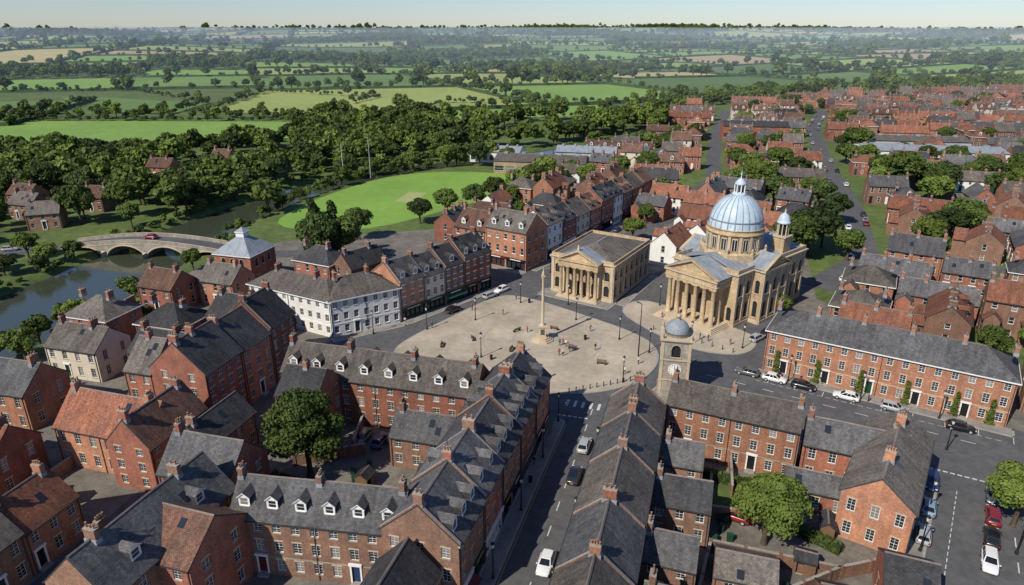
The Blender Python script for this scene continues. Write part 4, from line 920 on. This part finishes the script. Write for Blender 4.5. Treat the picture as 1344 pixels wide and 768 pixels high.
def hedge(p,q,sp,smin,smax,big=.18):
    L=math.hypot(q[0]-p[0],q[1]-p[1]); n=int(L/sp); out=[]
    for i in range(n+1):
        t=(i+R.uniform(-.45,.45))/max(1,n); x=p[0]+(q[0]-p[0])*t+R.uniform(-1,1)*.8; y=p[1]+(q[1]-p[1])*t+R.uniform(-1,1)*.8
        out.append((x,y,hill(x,y)-.4,R.uniform(smin,smax)*(R.uniform(1.5,2.3) if R.random()<big else 1)))
    return out
W=[]
F1=[(-420,345),(-254,338),(-192,350),(-118,405),(-132,472),(-480,478)]
F2=[(-700,520),(-250,515),(-255,590),(-370,700),(-700,705)]
F3=[(-75,482),(60,500),(85,600),(-60,590)]
F4=[(-230,520),(-150,520),(-120,640),(-240,690)]
W+=woodpts([(-420,300),(-420,342),(-254,335),(-190,345),(-112,402),(-100,395),(-78,310),(-90,268),(-108,246),(-112,222),(-150,250),(-200,262),(-240,225),(-300,235)],7.8,.65,1.3,clear=1.3)
W+=woodpts([(-118,400),(-140,500),(-75,475),(60,490),(120,500),(95,440),(32,372),(-10,336),(-45,318),(-78,310)],8.6,.65,1.35,clear=.85)
W+=woodpts([(-480,484),(-130,478),(-140,496),(-700,506)],9,.5,.9)
W+=woodpts([(130,520),(255,608),(480,680),(760,780),(900,850),(800,880),(430,755),(240,665),(130,600),(95,560)],10,.8,1.3,clear=1.8)
W+=woodpts([(620,330),(700,400),(760,780),(480,680),(620,640)],10,.9,1.4)
W+=woodpts([(30,262),(40,322),(90,402),(120,490),(110,495),(75,410),(22,330)],8,.6,1.1)
W+=woodpts([(-225,232),(-138,248),(-112,250),(-120,262),(-240,250)],10,.6,1.1)
W+=woodpts([(-225,110),(-165,112),(-150,140),(-155,160),(-215,165)],9,.5,1.0)
for i in range(1,11):   # bank side bushes
    for sg in (-1,1):
        (ax,ay),(bx,by)=RIV[i],RIV[i+1]; l=math.hypot(bx-ax,by-ay); nx,ny=-(by-ay)/l*sg,(bx-ax)/l*sg; w=RW[i]+2.5
        if i==4 and sg==-1: continue
        s0,s1=(.14,.36) if i<7 else (.25,.6)
        W+=[(p[0],p[1],-.7,p[3]) for p in hedge((ax+nx*w,ay+ny*w),(bx+nx*w,by+ny*w),2.8 if i<7 else 5,s0,s1) if abs(p[1]-187)>7]
for P_ in (F1,F2,F3,F4):
    for i in range(len(P_)): W+=hedge(P_[i],P_[(i+1)%len(P_)],5,.28,.5)
# far patchwork of fields
fb=B(); HB=B(); HW=[]
def lerp(a,c,t): return (a[0]+(c[0]-a[0])*t,a[1]+(c[1]-a[1])*t)
def hbox(p,q,w,h):
    L=math.hypot(q[0]-p[0],q[1]-p[1]); n=max(1,int(L/30)); dx,dy=(q[0]-p[0])/L*w/2,(q[1]-p[1])/L*w/2; rings=[]
    for i in range(n+1):
        x,y=lerp(p,q,i/n); z=hill(x,y); hh=h*R.uniform(.8,1.2); x+=R.uniform(-.5,.5)
        rings.append([(x+dy,y-dx,z-.5),(x+dy*.6,y-dx*.6,z+hh),(x-dy*.6,y+dx*.6,z+hh),(x-dy,y+dx,z-.5)])
    HB.grid(rings,'field_hedge',False,False)
def lift(d): return .12 if d<700 else (.35 if d<1500 else 1.2)
def addfield(q,k,n=6,ins=.012):
    cx=sum(p[0] for p in q)/4; cy=sum(p[1] for p in q)/4; q=[lerp(p,(cx,cy),ins) for p in q]; z=lift(cy)
    L0=max(math.hypot(q[1][0]-q[0][0],q[1][1]-q[0][1]),math.hypot(q[3][0]-q[0][0],q[3][1]-q[0][1])); n=max(2,min(14,int(L0/35)))
    rings=[]
    for j in range(n+1):
        a=lerp(q[0],q[3],j/n); c=lerp(q[1],q[2],j/n); rings.append([(*(p:=lerp(a,c,i/n)),hill(*p)+z) for i in range(n+1)])
    fb.grid(rings,'field_%d'%k,True,False)
EXC=[(-700,300),(-480,508),(-120,500),(-75,478),(140,505),(255,610),(480,685),(800,790),(900,400),(500,250),(-300,150)]
nf=0
def bsp(q,dep=0):
    global nf
    cx=sum(p[0] for p in q)/4; cy=sum(p[1] for p in q)/4
    e=[math.hypot(q[i][0]-q[(i+1)%4][0],q[i][1]-q[(i+1)%4][1]) for i in range(4)]; Lm=max(e)
    if cy+Lm*.7<480 or abs(cx)-Lm*.7>.82*(cy+Lm*.7)+200: return
    d=math.hypot(cx,cy); tgt=(140+d*.075)*R.uniform(.7,1.4)
    if Lm>tgt*1.35:
        t=R.uniform(.32,.68); t2=t+R.uniform(-.16,.16)
        if e[0]+e[2]>=e[1]+e[3]:
            m0=lerp(q[0],q[1],t); m1=lerp(q[3],q[2],t2); bsp([q[0],m0,m1,q[3]]); bsp([m0,q[1],q[2],m1])
        else:
            m0=lerp(q[1],q[2],t); m1=lerp(q[0],q[3],t2); bsp([q[0],q[1],m0,m1]); bsp([m1,m0,q[2],q[3]])
        return
    if cy<500 or inpoly(cx,cy,EXC) or abs(cx)>.8*cy+120: return
    for P_ in (F2,F4,F3):
        if inpoly(cx,cy,P_): return
    nf+=1
    nz=math.sin(cx/420+2)+math.sin(cy/350+cx/900)
    if R.random()<(.06 if nz<.6 else .22) and d<4500:
        HW.extend(woodpts(q,10+d/260,.8+d/5500,1.2+d/4000,False)); return
    gold=1.9 if cx>.1*cy else 1.0
    addfield(q,R.choices(range(7),[5.5,4.5,5,2.0*gold,4.5,1.3*gold,2.5])[0])
    for i in (0,1):
        if d<8000:
            hbox(q[i],q[(i+1)%4],3+d/700,2.2+d/1800)
        if d<6000:
            sp=8+d/190; HW.extend(hedge(q[i],q[(i+1)%4],sp,.35+d/11000,.7+d/7000,.3))
            if R.random()<.16: HW.extend(hedge(lerp(q[i],(cx,cy),.05),lerp(q[(i+1)%4],(cx,cy),.05),6+d/300,.6+d/9000,1.0+d/7000))
a_=rad(17); c_,s_=math.cos(a_),math.sin(a_)
rot=lambda x,y:(x*c_-y*s_,x*s_+y*c_)
for gx in range(-7,8):
    for gy in range(-2,8):
        o=[rot(gx*1300+dx,gy*1300+dy) for dx,dy in ((0,0),(1300,0),(1300,1300),(0,1300))]
        bsp([(p[0]+math.sin(p[0]*.01+p[1]*.007)*60,p[1]+math.cos(p[0]*.008)*60) for p in o])
def polyfield(P_,k):
    z=.1; fb.face([(x,y,hill(x,y)+z) for x,y in P_],'field_%d'%k)
polyfield(F1,0); polyfield(F3,0); polyfield(F4,2)
polyfield([(-700,520),(-250,515),(-255,590),(-370,640),(-700,645)],1)
fb.obj('farm_fields'); HB.obj('field_hedges')
# far wooded skyline
for i in range(1500):
    y=R.uniform(4800,6800); x=R.uniform(-.8*y,.8*y)
    if math.sin(x/500)+math.sin(x/210+1)>.0: HW.append((x,y,hill(x,y)-3,R.uniform(.8,1.3)))
scatter('woodland',W); scatter('distant_hedgerow_trees',HW)
print('fields',nf,'trees',len(W),len(HW))

# ------------------------------------------------------------------ vehicles
def car_mesh(col,kind=0):
    b=B(); st=[(-2.1,.66,.45,.66),(-2.04,.78,.3,.82),(-1.75,.86,.22,.92),(-1.2,.88,.2,.95),(0,.89,.2,.94),(.8,.88,.2,.92),(1.25,.86,.2,.86),(1.8,.82,.24,.76),(2.03,.74,.3,.66),(2.1,.62,.42,.55)]
    rings=[]
    for x,w,zb,zt in st: rings.append([(x,-w*.94,zb),(x,-w,(zb+zt)/2),(x,-w*.95,zt-.06),(x,-w*.8,zt),(x,0,zt+.04),(x,w*.8,zt),(x,w*.95,zt-.06),(x,w,(zb+zt)/2),(x,w*.94,zb),(x,0,zb)])
    b.grid(rings,col,True); b.face(rings[0],col); b.face(rings[-1],col)
    rx=-1.25 if kind==0 else -1.75; bx=-1.85 if kind==0 else -2.0
    lo=[(bx,-.78,.9),(1.0,-.78,.88),(1.0,.78,.88),(bx,.78,.9)]; hi=[(rx,-.58,1.42),(.2,-.58,1.44),(.2,.58,1.44),(rx,.58,1.42)]
    for i in range(4):
        j=(i+1)%4; q=[Vector(lo[i]),Vector(lo[j]),Vector(hi[j]),Vector(hi[i])]; b.face([tuple(p) for p in q],col)
        c=sum(q,Vector())/4; n=(q[1]-q[0]).cross(q[3]-q[0]).normalized()*.012
        segs=[(0.04,.36),(.40,.62),(.66,.94)] if i in (0,2) else [(.07,.93)]
        if i==2: segs=[(1-y,1-x) for x,y in segs]
        for a,e in segs:
            P=lambda u,v:tuple(q[0].lerp(q[1],u).lerp(q[3].lerp(q[2],u),v)+n)
            b.face([P(a,.1),P(e,.1),P(e,.88),P(a,.88)],'car_glass')
    b.grid([[(rx,-.58,1.42),(rx,0,1.46),(rx,.58,1.42)],[(-.5,-.59,1.46),(-.5,0,1.5),(-.5,.59,1.46)],[(.2,-.58,1.44),(.2,0,1.48),(.2,.58,1.44)]],col,True,False)
    for x in (-1.3,1.32):
        for sy in (-1,1):
            for (r,y,m_) in ((.33,sy*.905,'tyre'),(.2,sy*.912,'hub')):
                b.face([(x+r*math.cos(t),y,.33+r*math.sin(t)) for t in [2*math.pi*i/14 for i in range(14)]],m_)
            b.grid([[(x+.33*math.cos(2*math.pi*i/14),sy*yy,.33+.33*math.sin(2*math.pi*i/14)) for i in range(14)] for yy in (.68,.905)],'tyre')
    for sy in (-1,1):
        b.box(1.93,2.06,sy*.6-.14,sy*.6+.14,.56,.68,'head_light'); b.box(-2.1,-2.0,sy*.64-.1,sy*.64+.1,.62,.8,'tail_light'); b.box(.75,.9,sy*.92-.08,sy*.92+.08,.9,1.02,col)
    b.box(2.06,2.115,-.26,.26,.4,.5,'white_paint'); b.box(-2.115,-2.06,-.26,.26,.5,.6,'yellow_paint')
    return b.mesh('parked_car')
CM={c:[car_mesh(c,k) for k in (0,1)] for c in ('car_white','car_silver','car_black','car_blue','car_red','car_grey','car_lightblue')}
af=math.atan2(-.527,.85); ag=math.atan2(.85,.527); ast=math.atan2(.956,.29)
cars=[(4.05,64,ast,'car_white'),(8.9,81,ast,'car_black'),(11.0,88.5,ast,'car_silver'),(58.9,79.6,ag,'car_blue'),(55.4,74.2,ag,'car_lightblue'),(51.8,69,ag,'car_silver'),(65.5,76.5,ag,'car_grey'),(62.8,72.4,ag,'car_red'),(60,68.4,ag,'car_black'),(57,64.2,ag,'car_white'),
  (47.6,109.7,af,'car_white'),(51.8,107,af,'car_black'),(57.7,103.3,af,'car_white'),(64,99.5,af,'car_silver'),(71.5,93.6,af+.1,'car_black'),(43.5,112.2,af,'car_grey'),
  (-13.2,142,math.atan2(21,19),'car_black'),(-5.2,150.8,math.atan2(21,19),'car_silver'),(-2.5,154.5,math.atan2(21,19),'car_white'),(50.2,127,.7,'car_silver'),(53.5,129.8,.7,'car_black'),(-23.2,90.4,1.3,'car_grey'),(-20.3,89.8,1.3,'car_blue'),(-18,91.3,1.3,'car_silver'),
  (29,72.5,af,'car_red'),(34,101,af,'car_white'),(16,182,ag,'car_silver'),(24,196,ag,'car_black'),(33,207,ag,'car_blue'),(-40,186.3,-.3,'car_white'),(-104,188.6,-.115,'car_red'),(-144,187,.3,'car_silver'),(-155,181,1.2,'car_white'),(-160,181,1.2,'car_blue'),(-165,181,1.2,'car_silver')]
for i,(x,y,a,c) in enumerate(cars):
    z=.014 if x!=-104 else deck(25); addobj('parked_car',CM[c][i%2],x,y,a if i%3 else a+math.pi,z)
for i in range(34):
    t=R.random()*4.99; k=int(t); p=lerp(FARROAD[k],FARROAD[k+1],t-k); dx,dy=FARROAD[k+1][0]-FARROAD[k][0],FARROAD[k+1][1]-FARROAD[k][1]; l=math.hypot(dx,dy); sg=R.choice((-1,1))
    addobj('parked_car',CM[R.choice(list(CM))][i%2],p[0]-dy/l*2.8*sg,p[1]+dx/l*2.8*sg,math.atan2(dy,dx),.02)

# ------------------------------------------------------------------ street furniture
b=B(); b.lathe(0,0,[(.22,0),(.2,.3),(.12,.4),(.09,1.2),(.06,4.3),(.1,4.35),(.14,4.45)],8,'iron'); b.lathe(0,0,[(.14,4.45),(.24,5.0)],6,'lamp_glass',False); b.lathe(0,0,[(.3,5.0),(.14,5.25),(.04,5.35),(0,5.5)],6,'iron',False); b.box(-.35,.35,-.03,.03,4.05,4.1,'iron'); LM=b.mesh('street_lamp')
for x,y in [(-2.2,62),(1.2,74),(4.6,86),(7.5,96),(12.6,86),(8,70),(4.5,58),(-6,119),(-8,137),(2,147),(14,137),(22,127),(20,109),(4,108),(27,121),(36,124.5),(46,123),(34,145.5),(50,109.4),(60,103),(70,96.8),(-18,132),(-29,130),(50,66.5),(55,73.5),(61.5,66),(10,168),(20,184),(30,200),(13,146),(66,88)]:
    addobj('street_lamp',LM,x,y,R.random(),.12)
b=B(); b.lathe(0,0,[(.16,0),(.13,.5),(.06,11)],8,'iron'); b.box(-.05,1.4,-.06,.06,10.85,10.98,'iron'); b.box(1.1,1.7,-.14,.14,10.78,10.92,'shop_grey'); TL_=b.mesh('tall_lighting_column'); addobj('tall_lighting_column',TL_,24.6,119.5,2,.1)
b=B(); b.lathe(0,0,[(.2,0),(.09,17.5)],8,'shed_metal'); b.box(-.7,.7,-.06,.06,17.3,17.42,'shop_grey')
for i in range(3): b.box(-.65+i*.5,-.35+i*.5,-.2,-.06,17.25,17.55,'shop_grey')
FM=b.mesh('floodlight_mast'); addobj('floodlight_mast',FM,-68,274,.4,0); addobj('floodlight_mast',FM,-60,288,.4,0)
b=B()
for x in (-.75,.75): b.box(x-.05,x+.05,-.28,.28,0,.42,'iron'); b.box(x-.04,x+.04,.22,.28,.42,.9,'iron')
for i in range(4): b.box(-.95,.95,-.27+i*.13,-.17+i*.13,.43,.47,'wood')
for i in range(3): b.box(-.95,.95,.2,.23,.52+i*.14,.62+i*.14,'wood')
BM=b.mesh('park_bench')
for x,y,a in [(0,122,1.2),(12,122.5,-.6),(9,132,2.6),(1,131,3.9),(-8,127,1.8),(17,116,-.3),(-14,124,1.5)]: addobj('park_bench',BM,x,y,a,.13)
b=B(); b.lathe(0,0,[(.1,0),(.08,.7),(.11,.75),(.1,.9),(0,.98)],8,'iron'); BO=b.mesh('bollard')
for i in range(12): addobj('bollard',BO,*lerp((10,105.2),(24,110.4),i/11),0,.13)
for i in range(9): addobj('bollard',BO,*lerp((30,132),(43.5,121),i/8),0,.13)
b=B(); b.lathe(0,0,[(.25,0),(.3,.9),(.33,.95),(.15,1.05),(0,1.06)],10,'iron'); LB=b.mesh('litter_bin')
for x,y in [(-4,118),(15,127),(4,147),(2.6,80),(49,111)]: addobj('litter_bin',LB,x,y,0,.13)
b=B(); b.lathe(0,0,[(.03,0),(.03,2.6)],6,'shop_grey'); b.face([(.35*math.cos(t),-.04,2.5+.35*math.sin(t)) for t in [2*math.pi*i/16 for i in range(16)]],'red_plastic'); b.face([(.25*math.cos(t),-.046,2.5+.25*math.sin(t)) for t in [2*math.pi*i/16 for i in range(16)]],'white_paint'); b.face([(.35*math.cos(t),-.034,2.5+.35*math.sin(t)) for t in [2*math.pi*i/16 for i in range(16)]],'shop_grey')
SG=b.mesh('traffic_sign')
for x,y,a in [(8.9,97.5,.2),(57.6,83,.5),(16.6,96,-.2),(-22.6,132,.3)]: addobj('traffic_sign',SG,x,y,a,.12)
# walls, hedges
def gwall(p,q,h=1.8,t=.25,mat='brick_brown',nm='garden_wall'):
    L=math.hypot(q[0]-p[0],q[1]-p[1]); b=B(); b.box(0,L,-t/2,t/2,0,h,mat); b.box(-.03,L+.03,-t/2-.05,t/2+.05,h+.002,h+.08,'coping')
    for i in range(int(L/4)+1): b.box(i*4-.2+.2,i*4+.4,-t/2-.08,t/2+.08,0,h+.15,mat)
    b.obj(nm,p[0],p[1],math.atan2(q[1]-p[1],q[0]-p[0]))
for p,q in [((-32,84),(-22,87)),((-34,78),(-33,68.5)),((-33.5,76),(-19,72)),((21,74),(34,71)),((24,66.5),(38,62)),((38,62),(46,64)),((29,58),(38,62)),((20,57),(24,66)),((28,80),(26,74)),((-90,108),(-76,104)),((-90,133),(-88,148)),((-88,150),(-78,148)),((70,68),(60,54)),((24,52),(31,58)),((-66,76),(-62,92)),((32,84.5),(30,77)),((-24,96),(-24,88)),((12,56),(24,52))]: gwall(p,q)
def hedgerow(p,q,w=1.1,h=1.4,nm='clipped_hedge'):
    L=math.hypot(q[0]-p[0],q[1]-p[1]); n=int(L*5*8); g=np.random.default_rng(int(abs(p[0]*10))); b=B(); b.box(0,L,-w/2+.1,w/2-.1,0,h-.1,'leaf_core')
    for i in range(n):
        x=g.uniform(0,L); r=g.uniform(0,3)
        if r<1: c=(x,g.uniform(-w/2,w/2),h)
        elif r<2: c=(x,-w/2,g.uniform(0,h))
        else: c=(x,w/2,g.uniform(0,h))
        s=.16; d=[g.normal(size=3)*s for _ in range(2)]; c=np.array(c)+g.normal(size=3)*.05
        b.face([tuple(c-d[0]),tuple(c+d[1]),tuple(c+d[0]),tuple(c-d[1])],'leaf')
    b.obj(nm,p[0],p[1],math.atan2(q[1]-p[1],q[0]-p[0]))
for p,q in [((-34,80.5),(-27,77.8)),((-33,75),(-24,72.5)),((24,80.5),(26.5,75)),((86,76),(66,48)),((36,70),(40,66)),((24.5,82.5),(38,76.5))]: hedgerow(p,q)
sheet('garden_lawn',[(70,44),(88,75),(130,48),(100,20)],.02,'grass'); sheet('garden_lawn',[(26,74),(28,82),(35,79),(33,72)],.02,'grass')
sheet('garden_lawn',[(-33,76.5),(-31,80),(-22,77.5),(-23,73.5)],.02,'grass')
# garden sheds, bins
def gshed(x,y,a,w=2.4,d=1.8):
    b=B(); wall(b,(0,0),(w,0),0,2,[(w*.3,.8,.05,1.8,'blank')],'wood',0); wall(b,(w,0),(w,d),0,2,[],'wood'); wall(b,(w,d),(0,d),0,2,[],'wood'); wall(b,(0,d),(0,0),0,2,[],'wood'); roof_gable(b,w,d,2,.6,'slate_dark','wood',oh=.12); b.obj('garden_shed',x,y,a)
for x,y,a in [(30,75,-.3),(26,61.5,-.3),(40,68,1.2),(-30,76,-.3),(-20,78,1.2),(33,63,-.4),(-62,74,.2),(21,54.5,-.3),(44,70,.9)]: gshed(x,y,a,R.uniform(2,3.2),R.uniform(1.6,2.4))
b=B(); b.box(-.3,.3,-.35,.35,.08,.98,'door_green'); b.box(-.32,.32,-.4,.38,.98,1.06,'door_green'); b.lathe(-.2,.3,[(.1,0),(.1,.2)],8,'tyre'); WB=b.mesh('wheelie_bin')
for i in range(26):
    x,y=R.choice([(-22,82),(-12,78),(26,70),(36,64),(31,60),(-30,73),(22,80),(44,72)]); addobj('wheelie_bin',WB,x+R.uniform(-2,2),y+R.uniform(-2,2),R.uniform(0,6),.01)
# climbers on the georgian terrace
b=B(); g=np.random.default_rng(5)
for s_0 in (2.4,9.4,16.4,23.5,30.6,35.5):
    for i in range(260):
        z=g.uniform(0,4.5); c=np.array([s_0+g.normal()*.35*(1-z/7),-.25-g.random()*.2,z]); d=[g.normal(size=3)*.13 for _ in range(2)]
        b.face([tuple(c-d[0]),tuple(c+d[1]),tuple(c+d[0]),tuple(c-d[1])],'leaf')
b.obj('climbing_plant',46.9,114,math.atan2(-20,32.1),.12)

# ------------------------------------------------------------------ people
def person(x,y,a,mat,pose=0,s=1):
    k=[(0,0,.95),(0,0,1.15),(0,.0,1.38),(0,0,1.5),(0,0.01,1.62),(0,.01,1.72)]; rad_=[.15,.13,.16,.06,.09,.07]; E=[(0,1),(1,2),(2,3),(3,4),(4,5)]
    st=.0 if pose==0 else (.22 if pose==1 else .12)
    def add(p,r,par): k.append(p); rad_.append(r); E.append((par,len(k)-1)); return len(k)-1
    for sg in (-1,1):
        h=add((sg*.1,0,.88),.1,0); kn=add((sg*.1,sg*st*.5+.02,.48),.065,h); an=add((sg*.1,sg*st-.02,.08),.045,kn); add((sg*.1,sg*st+.13,.04),.04,an)
        sh=add((sg*.19,0,1.38),.06,2); el=add((sg*.24,-sg*st*.5-.02,1.1),.045,sh); wr=add((sg*.22,-sg*st+(.1 if pose!=0 else .05),.85),.033,el); add((sg*.21,-sg*st+.12,.76),.035,wr)
    me=bpy.data.meshes.new('pedestrian'); me.from_pydata([tuple(c*s for c in p) for p in k],E,[]); me.materials.append(MT[mat]); o=addobj('pedestrian',me,x,y,a,.13)
    m=o.modifiers.new('Skin','SKIN'); sv=me.skin_vertices[0].data
    for i,r in enumerate(rad_): sv[i].radius=(r*s,r*.8*s)
    sv[0].use_root=True; o.modifiers.new('Sub','SUBSURF').levels=1; o.modifiers['Sub'].render_levels=1
ppl=[(9.6,124.2),(10.3,124.5),(10.8,123.6),(11.4,121.2),(12,121.6),(9.2,119.8),(9.9,119.5),(16.5,122),(2.5,121.5),(3.2,130.5),(5,107.5),(-2,140),(1,149),(16.5,131),(24,116),(38.5,127),(40,126.2),(44,124.5),(-3,66),(3.2,84),(-17,132.8),(-9,142.5),(20.8,112),(52,108.8),(61,102.2),(33,138)]
for i,(x,y) in enumerate(ppl): person(x,y,R.uniform(0,6.28),'clothes_'+'abcd'[i%4],i%3,R.uniform(.94,1.04))

# ------------------------------------------------------------------ haze, sky, sun, camera
hz=bpy.data.materials.new('air_haze'); hz.use_nodes=True; nt=hz.node_tree; nt.nodes.remove(nt.nodes['Principled BSDF'])
vsn=N(nt,'ShaderNodeVolumeScatter'); vsn.inputs['Color'].default_value=(.62,.80,1,1); vsn.inputs['Density'].default_value=.00021; vsn.inputs['Anisotropy'].default_value=-.3
nt.links.new(vsn.outputs[0],nt.nodes['Material Output'].inputs['Volume']); MT['air_haze']=hz
b=B(); b.box(-9400,9400,450,13000,-30,56,'air_haze'); b.obj('atmospheric_haze')
S=Vector((-.52,-.52,.68)).normalized()
w=bpy.data.worlds.new('World'); scene.world=w; w.use_nodes=True; nt=w.node_tree; bg=nt.nodes['Background']
sk=nt.nodes.new('ShaderNodeTexSky'); sk.sky_type='NISHITA'; sk.sun_disc=False; sk.sun_elevation=math.asin(S.z); sk.sun_rotation=math.atan2(S.x,S.y); sk.air_density=1.0; sk.dust_density=.1; sk.ozone_density=3
nt.links.new(mixc(nt,sk.outputs[0],(.86,.97,1.22),1.0,'MULTIPLY'),bg.inputs[0]); bg.inputs[1].default_value=.088
sl=bpy.data.lights.new('sun','SUN'); sl.energy=5.0; sl.angle=rad(.5); sl.color=(1,.925,.80); so=bpy.data.objects.new('sun',sl); so.rotation_euler=S.to_track_quat('Z','Y').to_euler(); scene.collection.objects.link(so)
cam=bpy.data.cameras.new('camera'); cam.lens=24; cam.sensor_width=36; cam.clip_end=30000; cam.clip_start=1; co=bpy.data.objects.new('camera',cam); co.location=(0,0,60); co.rotation_euler=(rad(90-21.3),0,0); scene.collection.objects.link(co); scene.camera=co
print('objs',len(bpy.data.objects),'faces',sum(len(m.polygons) for m in bpy.data.meshes))
